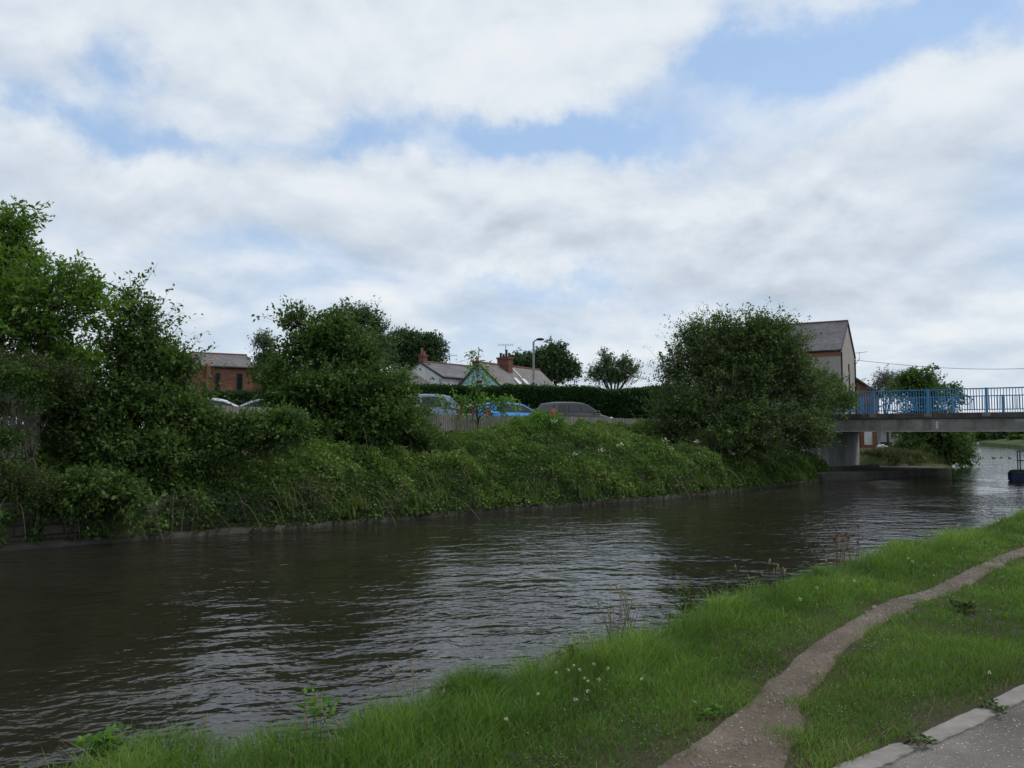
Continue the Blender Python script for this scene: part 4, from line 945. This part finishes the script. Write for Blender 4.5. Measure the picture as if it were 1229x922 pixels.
    for sg in (-1, 1):
        m_ = MB(); m_.prism([(-hl+.0, .68), (-hl+.30, .74), (-hl+.26, .95), (-hl+.2, 1.12), (-hl+.12, 1.14), (-hl+.03, .93)], lambda x, z: (x, sg*.56, z), lambda x, z: (x, sg*(.80 if z < 1.05 else .74), z)); m_.build('tail_light', M['red'], e, bevel=.01)
        m_ = MB(); m_.ellipsoid((hl-.16, sg*.60, .66), (.17, .16, .09), 10, 6); m_.build('headlight', M['lamp'], e, smooth=True)
    m_ = MB(); m_.box(-hl-.025, -hl+.01, -.26, .26, .66, .77); m_.build('number_plate', M['white'], e)
    for x in (-1.28, 1.32):
        for sg in (-1, 1):
            m_ = MB(); m_.tube([(x, sg*(hwid-.2), .31), (x, sg*(hwid-.19), .31), (x, sg*(hwid+.0), .31), (x, sg*(hwid+.012), .31)], [.27, .315, .315, .28], 18); wh = m_.build('wheel', M['tyre'], e, smooth=False)
            m_ = MB(); m_.tube([(x, sg*(hwid-.05), .31), (x, sg*(hwid+.02), .31)], [.20, .19], 14); m_.build('rim', M['metal'], wh)
    return e
# heading angle rz: car's front points along (cos rz, sin rz)
c = at(614, 500, 43.5); car('parked_car', 'bright blue hatchback with red tail lamp parked behind the boarded fence', (c[0], c[1], 2.3), R(38), paint('paint_blue', (.05, .26, .62)), 0, H=1.48)
c = at(690, 500, 44.5); car('parked_car', 'dark grey estate car parked rightmost behind the fence, against the dark hedge', (c[0], c[1], 2.33), R(38), paint('paint_black', (.012, .012, .014), .2), 1, 4.5, H=1.5)
c = at(494, 500, 34.5); car('parked_car', 'silver-blue hatchback seen from the side, just right of the middle dark tree', (c[0], c[1], 2.3), R(192), paint('paint_slate', (.20, .25, .33), .55), 0, 4.1, H=1.5)
c = at(561, 500, 43.5); car('parked_car', 'pale silver car half hidden behind the light green sapling', (c[0], c[1], 2.24), R(200), paint('paint_silver', (.42, .44, .43), .5), 0, 4.0, H=1.45)
c = at(262, 500, 35.5); car('parked_car', 'white car roof showing above the left fence, below the brick building', (c[0], c[1], 2.22), R(15), paint('paint_white', (.62, .63, .64), .1), 0, 4.1, H=1.46)
c = at(312, 500, 36.5); car('parked_car', 'silver car roof beside the white one, partly behind the middle dark tree', (c[0], c[1], 2.24), R(195), paint('paint_silver_blue', (.38, .43, .46), .5), 0, 4.2, H=1.46)

# ------------------------------------------------------------ bridge
BA = np.array([14.9, 40.3]); be = np.array([.82, -.572]); bn_ = np.array([.572, .82]); BW = 8.6
br = empty('road_bridge', (BA[0], BA[1], 0), math.atan2(be[1], be[0])); tag(br, 'flat concrete road bridge with bright blue railings across the canal', 'bridge')
# local x along the bridge, local y back across the deck
def bb(name, mat, *a, **k):
    m_ = MB(); m_.box(*a); return m_.build(name, M[mat], br, **k)
bb('deck', 'concrete_dark', -7, 18, .35, BW-.35, 2.42, 3.0)
bb('edge_beam', 'concrete', -7, 18, 0, .35, 2.27, 2.86, bevel=.02)
bb('edge_beam', 'concrete', -7, 18, BW-.35, BW, 2.27, 2.86, bevel=.02)
bb('drip_lip', 'concrete_pale', -7, 18, -.012, .05, 2.27, 2.305)
bb('coping', 'concrete_dark', -7, 18, -.08, .38, 2.864, 3.11, bevel=.015)
bb('coping', 'concrete_dark', -7, 18, BW-.38, BW+.08, 2.864, 3.11, bevel=.015)
bb('abutment', 'concrete_pale', -6, 0, .06, BW-.06, -.6, 2.415)
bb('abutment', 'concrete_pale', 12.4, 16, .06, BW-.06, -.6, 2.415)
bb('wing_wall', 'concrete', -9, -6.01, .1, .5, .2, 2.4)
for k in range(3): bb('beam', 'concrete_dark', 0.01, 12.39, 1.2+k*2.6, 1.7+k*2.6, 2.3, 2.419)
# ledge under the bridge on the left
mb = MB(); mb.prism([(-1.4, -1.9), (.6, -1.8), (2.1, .6), (3.6, 6.0), (4.6, 8.2), (2.0, 10.5), (-1.2, 11)], lambda x, y: (x, y, -.6), lambda x, y: (x, y, .36)); mb.build('quay_ledge', M['concrete_dark'], br, bevel=.03)
def railing(y, sid):
    r = MB(); r.box(-2.5, 18, y-.03, y+.03, 4.14, 4.19); top = r.build('top_rail', M['blue_paint'], br)
    r = MB(); r.box(-2.5, 18, y-.02, y+.02, 3.22, 3.26); r.build('bottom_rail', M['blue_paint'], br)
    r = MB(); x = -2.45
    while x < 18: r.box(x-.015, x+.015, y-.015, y+.015, 3.262, 4.138); x += .115
    r.build('balusters', M['blue_paint'], br)
    for k in range(-1, 8):
        x = .17+2.32*k; r = MB(); r.box(x-.05, x+.05, y-.055, y+.055, 3.112, 4.2); r.build('rail_post', M['blue_paint'], br)
        if y < 1:
            r = MB(); r.box(x-.16, x+.16, -.084, .1, 2.95, 3.114); r.build('repair_patch', M['concrete'], br)
railing(.12, 0); railing(BW-.12, 1)
def bx_px(px):  # position along the front face under a photo column
    k = (px-614.5)/F; return (k*BA[1]-BA[0])/(be[0]-k*be[1])
x = bx_px(1124)
m_ = MB(); m_.box(x-.04, x+.04, -.02, -.004, 2.40, 2.72); pl = m_.build('marker_plate', M['white'], br)
for k in range(3): m_ = MB(); m_.box(x-.03, x+.03, -.026, -.021, 2.45+k*.08, 2.475+k*.08); m_.build('mark', M['plastic_dark'], pl)
x = bx_px(1226); m_ = MB(); m_.box(x-.25, x+.6, -.006, -.002, 2.70, 2.80); m_.build('repair_patch', M['concrete_pale'], br)
M['navy'] = surf('navy_paint', [(.3, (.010, .02, .06)), (.7, (.02, .04, .12))], 4, 4, .6)
# jetty nose at the right edge
c = onz(1213, 577, 0); jt = empty('jetty', (c[0], c[1], 0), math.atan2(be[1], be[0])); tag(jt, 'low dark jetty with blue-edged front and blue railings under the bridge at right', 'jetty')
mb = MB(); mb.prism([(.15, -.9), (5.5, -.9), (5.5, 1.3), (.15, 1.3), (0, 1.0), (-.06, .2), (0, -.7)], lambda x, y: (x, y, -.6), lambda x, y: (x, y, .48)); mb.build('platform', M['concrete_dark'], jt, bevel=.04)
mb = MB(); mb.prism([(.12, -.96), (.55, -.96), (.55, -.905), (.16, -.905), (.02, -.7), (-.055, .2), (.0, 1.0), (-.06, 1.02), (-.12, .2), (-.05, -.72)], lambda x, y: (x, y, .05), lambda x, y: (x, y, .40)); mb.build('blue_edge', M['navy'], jt)
for k in range(5):
    mb = MB(); mb.tube([(.35+k*1.1, -.75, .48), (.35+k*1.1, -.75, 1.38)], .03, 6); mb.build('rail_post', M['blue_paint'], jt)
mb = MB(); mb.tube([(.35, .9, .48), (.35, .9, 1.38)], .03, 6); mb.build('rail_post', M['blue_paint'], jt)
for z in (.95, 1.38):
    mb = MB(); mb.tube([(.35, .9, z), (.35, -.75, z), (5.0, -.75, z)], .024, 6); mb.build('rail', M['blue_paint'], jt)
# dry grass tuft behind the ledge
def tufts(name, label, pts, n, hgt, mat, w=.012, lean=.35, kind='stuff', cat='grass', tagit=True, spread=.12, parent=None):
    P = np.array(pts, float); ix = rng.integers(0, len(P), n); b = P[ix]+np.c_[rng.normal(size=(n, 2))*spread, np.zeros(n)]
    h = hgt*rng.uniform(.5, 1.2, n); th = rng.random(n)*6.283; l = lean*rng.random(n)*h
    d = np.c_[np.cos(th), np.sin(th)]; sd_ = np.c_[-d[:, 1], d[:, 0]]
    ww = (w*rng.uniform(.6, 1.3, n))[:, None]
    def lvl(t, wk):
        c = np.c_[b[:, :2]+d*(l*t*t)[:, None], b[:, 2]+h*t*(1-.12*t*lean)]; o = np.c_[sd_*ww*wk, np.zeros(n)]; return c-o, c+o
    a0, a1 = lvl(0, .9); b0, b1 = lvl(.5, .8); c0, c1 = lvl(1.0, .08)
    Vt = np.stack([a0, a1, b0, b1, c0, c1], 1).reshape(-1, 3); base = np.arange(n)[:, None]*6
    Q = np.concatenate([base+[0, 1, 3, 2], base+[2, 3, 5, 4]], 1).reshape(-1, 4)
    off = np.array(parent.location) if parent is not None else 0
    o = npmesh(name, Vt-off, Q, mat, parent, np.repeat(rng.random(n), 2))
    if tagit: tag(o, label, cat, kind=kind)
    return o
pts = [onz(random.uniform(1040, 1112), random.uniform(546, 558), .75) for _ in range(160)]
pts = []
for _ in range(900):
    px, Y = random.uniform(1036, 1150), random.uniform(46.5, 58); p = at(px, 550, Y); d = float(-sdist(np.array([[p[0], Y]]), FC)[0])
    if d > .5 and (p[0]-BA[0])*be[0]+(Y-BA[1])*be[1] > .3: pts.append((p[0], Y, left_h(d, Y)-.03))
tufts('dry_reeds', 'straw-coloured rough grass on the bank under the bridge', pts, 9000, .34, M['reed'], .018, .8, spread=.2)

# rough growth among the brambles near the water: tall grasses and nettles
def bank_growth():
    C = FC[(FC[:, 1] < 38) & (FC[:, 1] > 14)]; par = param(C); pts = []; 
    for _ in range(170):
        t = random.random()*par[-1]; x = np.interp(t, par, C[:, 0]); y = np.interp(t, par, C[:, 1]); d0 = random.choice([.1, .15, .5, 1.0, 2.0, 3.2, 4.4])+random.uniform(-.2, .3)
        if 614+F*x/y < 330 and d0 < .8: continue
        zz = np.interp(d0, [-.16, .1, .35, .8, 1.6, 2.8, 4.2], [.10, .4, .75, 1.2, 1.6, 2.0, 2.3])*.88-.1
        for k in range(7):
            u, v = random.gauss(0, .16), random.gauss(0, .10); pts.append((x+dirL[0]*(d0+v)+u*.7, y+dirL[1]*(d0+v)+u*.7, zz))
    pts = np.array(pts)
    tufts('bank_grass', 'tall rough grasses and nettles sprouting between the brambles of the far bank', pts, 12000, .42, M['bankgrass'], .013, .7, spread=.05)
M['bankgrass'] = leafmat('bank_grass_blades', (.05, .085, .02), (.10, .15, .035), (.19, .22, .08), .3, .5)
bank_growth()
# ducks
def duck(loc, rz, lab, k):
    e = MB(); e.ellipsoid((0, 0, .06), (.24, .12, .10), 12, 8); e.ellipsoid((-.24, 0, .12), (.08, .05, .035), 8, 6)
    e.tube([(.15, 0, .10), (.20, 0, .19), (.225, 0, .26)], [.06, .042, .04], 8); e.ellipsoid((.245, 0, .28), (.062, .045, .045), 10, 8); e.tube([(.29, 0, .275), (.36, 0, .262)], [.022, .012], 6)
    o = e.build('duck', M['duck'], smooth=True); o.scale = (.62,)*3; o.location = loc; o.rotation_euler = (0, 0, rz); tag(o, lab, 'duck', 'ducks on the water beyond the bridge')
M['duck'] = surf('duck_feathers', [(.3, (.035, .028, .02)), (.55, (.08, .065, .045)), (.8, (.13, .11, .085))], 14, 4, .8)
for (x, y, rz, lab) in [(1193, 550.5, 160, 'dark duck leftmost of the row swimming beyond the bridge'), (1201.5, 550, 20, 'dark duck in the middle of the row swimming beyond the bridge'), (1212, 550.5, 185, 'dark duck rightmost of the row beyond the bridge, next to the jetty railing'),
                       (1166, 560, 200, 'single duck nearer the overhanging tree beyond the bridge')]:
    c = onz(x, y, 0); duck((c[0], c[1], 0), R(rz), lab, 0)

# ------------------------------------------------------------ verge grass (uncountable)
def noise2(P, f, s):
    return np.array([mnoise.noise(Vector((a*f, b*f, s))) for a, b in P[:, :2]])
def verge_samples(n, r0, r1, amin=-46, amax=42, power=1.0):
    r = np.sqrt(rng.uniform(r0**2, r1**2, n)); a = np.radians(rng.uniform(amin, amax, n)); return np.c_[r*np.sin(a), r*np.cos(a)]
def blades(P, H, W, lean, name, label, mat, rnd, kind='stuff'):
    n = len(P); th = rng.random(n)*6.283; l = lean*H*rng.uniform(.1, 1, n); d = np.c_[np.cos(th), np.sin(th)]
    d[:, 0] += .25; f = rng.random(n)*3.1416; sd_ = np.c_[np.cos(f), np.sin(f)]; w = W[:, None]
    def lvl(t, wk):
        c = np.c_[P[:, :2]+d*(l*t**2)[:, None], P[:, 2]+H*t*(1-.25*t*lean)]; o = np.c_[sd_*w*wk, np.zeros(n)]; return c-o, c+o
    A = lvl(0, .45); B = lvl(.4, .5); C = lvl(.75, .34); D = lvl(1, .04)
    Vt = np.stack([*A, *B, *C, *D], 1).reshape(-1, 3); base = np.arange(n)[:, None]*8
    Q = np.concatenate([base+[0, 1, 3, 2], base+[2, 3, 5, 4], base+[4, 5, 7, 6]], 1).reshape(-1, 4)
    o = npmesh(name, Vt, Q, mat, None, np.repeat(rnd, 3)); tag(o, label, 'grass', kind=kind); return o
def grass_field():
    S_ = [verge_samples(150000, 2.6, 6.5), verge_samples(190000, 6.5, 12), verge_samples(170000, 12, 24, 0, 42), verge_samples(90000, 24, 45, 15, 44)]
    P = np.vstack(S_)
    dn = sdist(P, NC)     # >0 on land side
    dk = sdist(P, KC)     # <0 on canal side
    ok = (dn > -.05) & (dk < -.03); P = P[ok]; dn = dn[ok]; dk = -dk[ok]
    pd = path_dist(np.c_[P, P[:, 0]]); n0 = noise2(P, 1.1, 1); n1 = noise2(P, 3.5, 6); n2 = noise2(P, .45, 12)
    thin = np.clip((pd+.09+n1*.16+n0*.08)/.20, 0, 1)**1.5              # thin out beside the path
    thin = np.maximum(thin, np.where((pd > -.10) & (n1 > .1), .05, 0))
    worn = np.clip((dk+.10+n1*.22)/.2, .15, 1)              # and by the kerb
    patchy = np.where((n0+.5*n1 < -.5) & (dn > 1.6), .5, 1)
    keep = rng.random(len(P)) < np.clip(thin*worn*patchy, 0, 1)
    P = P[keep]; dn = dn[keep]; dk = dk[keep]; pd = pd[keep]; n0 = n0[keep]; n1 = n1[keep]; n2 = n2[keep]; n = len(P)
    left = sdist(P, (WLn+WRn)[::6]/2) < 0
    r = np.hypot(P[:, 0], P[:, 1])
    edge = np.clip(1-(dn-.05)/.9, 0, 1)
    H = .035+.02*rng.random(n)+.05*np.clip(n0+.3+.6*n1, 0, 1.2)+np.clip(pd, 0, 1)*.035
    H = H+edge*(.14+.17*np.clip(n1*.9+n0+.25, 0, 1.1)); H *= rng.uniform(.55, 1.25, n)
    H = np.where(left, H, np.minimum(H, .12))
    W = np.maximum(.0042, r*.00075)*rng.uniform(.7, 1.4, n)
    z = verge_z(P[:, 0], P[:, 1], np.maximum(dn, 0))-.01
    rnd = np.clip(.34+.14*edge+.40*(rng.random(n)-.5)+.50*n0+.30*n2+.30*n1-.14*np.clip(.3-pd, 0, .3)*3, 0, 1)
    dry = rng.random(n) < (.07+.20*np.clip(.35-pd, 0, .35)/.35+.25*np.clip(.35-dk, 0, .35)/.35+.12*np.clip(-n2-.1, 0, .5))
    # tall lush clump by the water, darker
    Pz = np.c_[P, z]
    blades(Pz[~dry], H[~dry], W[~dry], .75, 'verge_grass', 'green grass covering the canal verge, long at the water edge', M['grass'], rnd[~dry])
    blades(Pz[dry], H[dry]*1.05, W[dry]*.8, .85, 'dead_grass', 'straw-coloured dead blades among the verge grass', M['grass_dry'], rng.random(dry.sum()))
    return
grass_field()
# lush clumps at the water edge (countable): px, py, height, spread, count
clumps = [(570, 838, .24, .22, 1500, 'dark arching grass tussock beside the clover flowers'), (470, 872, .15, .25, 700, 'wide pale grass tussock left of the dark arching one'),
          (200, 912, .16, .28, 800, 'low grass tussock nearest the bottom left of the bank'), (765, 782, .18, .22, 800, 'grass tussock with seed heads standing over the water'),
          (880, 735, .19, .28, 900, 'tussock halfway along the bank right of the leafy weed'), (1000, 695, .2, .3, 800, 'thick dark tussock under the reddish dock stems'),
          (1090, 662, .24, .3, 800, 'farther tussock at the water edge towards the bridge'), (340, 902, .15, .26, 700, 'bright tussock between the two lowest left ones')]
for (x, y, h, sp_, n, lab) in clumps:
    c = onz(x, y, .56); e = empty('grass_tussock', (c[0], c[1], .55)); tag(e, lab, 'grass tussock', 'grass tussocks on the water edge')
    r = math.hypot(c[0], c[1]); p = rng.normal(size=(n, 2))*sp_*.5; rr = np.hypot(p[:, 0], p[:, 1])
    P = np.c_[c[:2]+p, np.full(n, .53)]; H = h*np.exp(-(rr/(sp_*1.1))**2)*rng.uniform(.6, 1.2, n)+.06
    th = np.arctan2(p[:, 1], p[:, 0])+rng.normal(size=n)*.6; d = np.c_[np.cos(th), np.sin(th)]; l = H*rng.uniform(.2, 1.0, n)
    f = rng.random(n)*3.14; s_ = np.c_[np.cos(f), np.sin(f)]*(max(.0042, r*.0007)*rng.uniform(.7, 1.3, n))[:, None]
    def lvl(t, wk): 
        cc = np.c_[P[:, :2]+d*(l*t*t)[:, None], P[:, 2]+H*(t-.35*t**3)]; o = np.c_[s_*wk, np.zeros(n)]; return cc-o, cc+o
    Vt = np.stack([*lvl(0, .5), *lvl(.4, .5), *lvl(.75, .35), *lvl(1, .04)], 1).reshape(-1, 3); base = np.arange(n)[:, None]*8
    Q = np.concatenate([base+[0, 1, 3, 2], base+[2, 3, 5, 4], base+[4, 5, 7, 6]], 1).reshape(-1, 4)
    tag(npmesh('grass_blades', Vt-np.array(e.location), Q, M['grass'], e, np.repeat(np.clip(rng.random(n)*.5+(.0 if 'dark' in lab else .2), 0, 1), 3)), kind='stuff')
# seed-head stalks
def stalks(label, px, py, n, spread, hgt, rust=False):
    c = onz(px, py, .56)
    for k in range(n):
        a, b_ = random.gauss(0, spread), random.gauss(0, spread*.6); x, y = c[0]+(a-b_)*.7, c[1]+(a+b_)*.7
        dd = float(sdist(np.array([[x, y]]), NC)[0])
        if dd < .02: x += dirR[0]*(.06-dd); y += dirR[1]*(.06-dd); dd = .06
        e = empty('grass_stalk', (x, y, float(verge_z(x, y, dd))-.02)); tag(e, label, 'grass stalk', 'tall seeding grass stalks')
        mb = MB(); hd = MB(); h = hgt*random.uniform(.55, 1.1); lx, ly = random.gauss(0, .15)*h, random.gauss(0, .15)*h
        pts = [(lx*t*t, ly*t*t, h*t) for t in (0, .35, .7, 1)]; wk = max(1, math.hypot(x, y)/5.5); mb.tube(pts, [.0026*wk, .0022*wk, .0018*wk, .001*wk], 4)
        t0 = np.array(pts[-1]); up = np.array([2*lx, 2*ly, h]); up /= np.linalg.norm(up); L = random.uniform(.035, .08)
        hd.tube([tuple(t0-up*.01), tuple(t0+up*L*.4), tuple(t0+up*L)], [.002*wk, (.0062 if not rust else .010)*wk, .001*wk], 5)
        mb.build('stem', M['grass_dry'] if not rust else M['dock'], e); hd.build('seed_head', M['seed'] if not rust else M['dock'], e)
M['seed'] = surf('seed_head', [(.3, (.16, .12, .06)), (.7, (.30, .24, .13))], 20, 3, .9)
M['dock'] = surf('dock_seed', [(.3, (.10, .06, .035)), (.7, (.18, .11, .06))], 20, 3, .9)
stalks('tall brown-headed grass stalk in the dense cluster at the water edge, mid frame', 738, 776, 24, .13, .52)
stalks('faint grass stalk just left of the tall mid-frame cluster', 700, 785, 9, .15, .34)
stalks('reddish dock stem at the water edge on the far half of the bank', 988, 682, 20, .22, .6, True)
stalks('thin seeding stalk between the leafy weed and the dock stems', 925, 715, 12, .3, .42)
stalks('seeding grass stalk leaning over the water at lower left', 460, 850, 6, .25, .34)
stalks('thin grass stalk at the bottom left of the bank', 300, 900, 6, .3, .32)
stalks('thin stalk standing in the grass just left of the clover flowers', 640, 805, 7, .25, .26)
# leafy weeds
def weed(label, px, py, hgt, n, ls, mat, z=.54):
    c = onz(px, py, z); e = empty('leafy_weed', (c[0], c[1], z)); tag(e, label, 'weed', 'leafy weeds on the bank')
    mb = MB(); P = []; A = []
    for k in range(n):
        h = hgt*random.uniform(.6, 1.1); lx, ly = random.gauss(0, .25)*h, random.gauss(0, .25)*h; b = np.array([random.gauss(0, .05), random.gauss(0, .05), 0])
        f = lambda t: b+np.array([lx*t, ly*t, h*t])
        mb = MB(); mb.tube([tuple(f(0)), tuple(f(.5)), tuple(f(1))], [.004, .003, .0015], 4); mb.build('stem', M['seed'], e)
        for q in range(14):
            t = random.uniform(.15, 1); th = random.random()*6.28; P.append(f(t)+np.array(e.location)); A.append((math.cos(th), math.sin(th), random.uniform(.1, .7)))
    P = np.array(P); A = unit(np.array(A)); Vt, Q = leaf_quads(P, A, ls*rng.uniform(.5, 1.2, len(P)), .42, .8)
    npmesh('leaves', Vt-np.array(e.location), Q, mat, e, rng.random(len(P)))
weed('upright leafy nettle-like weed at the water edge, right of the seed stalks', 824, 738, .30, 9, .07, M['leaf_mid'])
weed('small yellow-green leafy weed poking up at lower left over the water', 378, 868, .22, 5, .07, M['leaf_bright'])
weed('brownish bushy weed just left of the clover flowers', 690, 800, .16, 10, .05, M['leaf_brown'])
weed('low leafy plant at the bottom left corner of the bank', 120, 915, .14, 14, .07, M['leaf_bright'])
weed('small leafy weed growing beside the dirt path near the bottom', 850, 858, .05, 9, .045, M['leaf_bright'], .6)
weed('tiny weed growing in the gap between kerb stones', 1100, 893, .045, 8, .035, M['leaf_mid'], .6)
weed('tiny weed at the gap by the rightmost kerb stone', 1190, 852, .045, 7, .035, M['leaf_mid'], .6)
weed('dark weedy tuft in the grass right of the path', 1160, 735, .10, 12, .06, M['leaf_mid'], .6)
# clover flowers
fl = [(681, 808), (688, 803), (695, 808), (701, 818), (705, 822), (705, 834), (712, 801), (729, 806), (770, 819), (667, 812), (690, 844), (607, 868), (980, 708), (960, 722), (1025, 700), (1090, 672), (1187, 811), (1120, 640), (1135, 636), (1150, 632),
      (645, 838), (718, 820), (1095, 676), (1010, 700)]
for i, (x, y) in enumerate(fl):
    big = .85 if y > 780 else 1.2; c = onz(x, y, .66); e = empty('clover_flower', (c[0], c[1], .585)); 
    tag(e, 'small white clover flower head in the verge grass', 'flower', 'white clover flowers in the grass')
    mb = MB(); mb.tube([(0, 0, 0), (.004, 0, .085)], .0016, 4); mb.build('stem', M['grass_dry'], e)
    P = np.array([.004, 0, .095])+rdir(26)*.007*big; A = unit(P-np.array([.004, 0, .09])); Vt, Q = leaf_quads(P, A, np.full(26, .009*big), .6, .3); npmesh('petals', Vt, Q, M['petal'], e, rng.random(26))
# loose pebbles on path and lane
def pebbles(n):
    V = []; Fq = []
    for k in range(n):
        if k % 3:
            i = int(npth*random.random()**1.6*.8); u = random.random(); p = WLn[i]+(WRn[i]-WLn[i])*u
            z = verge_z(p[0], p[1], 2.5)+.012
        else:
            i = random.randrange(len(KC)//2); d = random.uniform(.1, 1.5); p = KC[i]+dirR*d; z = .589
        r = random.uniform(.003, .010)*(1.0 if p[1] < 7 else 1.5)
        if random.random() < .03: r *= 2
        b = len(V); a = random.random()*6
        for q in range(4): th = a+q*1.57+random.uniform(-.3, .3); V.append((p[0]+math.cos(th)*r*random.uniform(.7, 1.2), p[1]+math.sin(th)*r*random.uniform(.7, 1.2), z-.002))
        for q in range(4): th = a+q*1.57; V.append((p[0]+math.cos(th)*r*.55, p[1]+math.sin(th)*r*.55, z+r*.7))
        Fq += [(b+4, b+5, b+6, b+7)]+[(b+q, b+(q+1) % 4, b+4+(q+1) % 4, b+4+q) for q in range(4)]
    o = npmesh('gravel', V, Fq, M['stone'], None, np.repeat(rng.random(n), 5)); tag(o, 'loose pebbles and chippings on the dirt path and lane', 'gravel', kind='stuff')
pebbles(1500)

def low_cover(n):
    P = np.vstack([verge_samples(int(n*.6), 2.6, 7.5, -20, 42), verge_samples(int(n*.4), 7.5, 15, 0, 42)])
    dn = sdist(P, NC); dk = -sdist(P, KC); ok = (dn > .6) & (dk > .06); P = P[ok]; pd = path_dist(np.c_[P, P[:, 0]]); n1 = noise2(P, 3.1, 33)
    kp = (pd > -.02+n1*.12) & (rng.random(len(P)) < np.clip(.45+n1, .08, 1)); P = P[kp]; n1 = n1[kp]; n = len(P)
    z = verge_z(P[:, 0], P[:, 1], np.full(n, 3.0))+rng.random(n)*.028; r = np.hypot(P[:, 0], P[:, 1])
    ax = rng.normal(size=(n, 3)); ax[:, 2] = np.abs(ax[:, 2])*.35; ax = unit(ax)
    Vt, Q = leaf_quads(np.c_[P, z], ax, np.maximum(.013, r*.0021)*rng.uniform(.6, 1.4, n), .7, 1.4)
    o = npmesh('clover_cover', Vt, Q, M['grass'], None, np.clip(rng.random(n)*.8+n1*.3, 0, 1)); tag(o, 'low clover and weeds thinly covering the worn turf', 'ground cover', kind='stuff')
low_cover(90000)
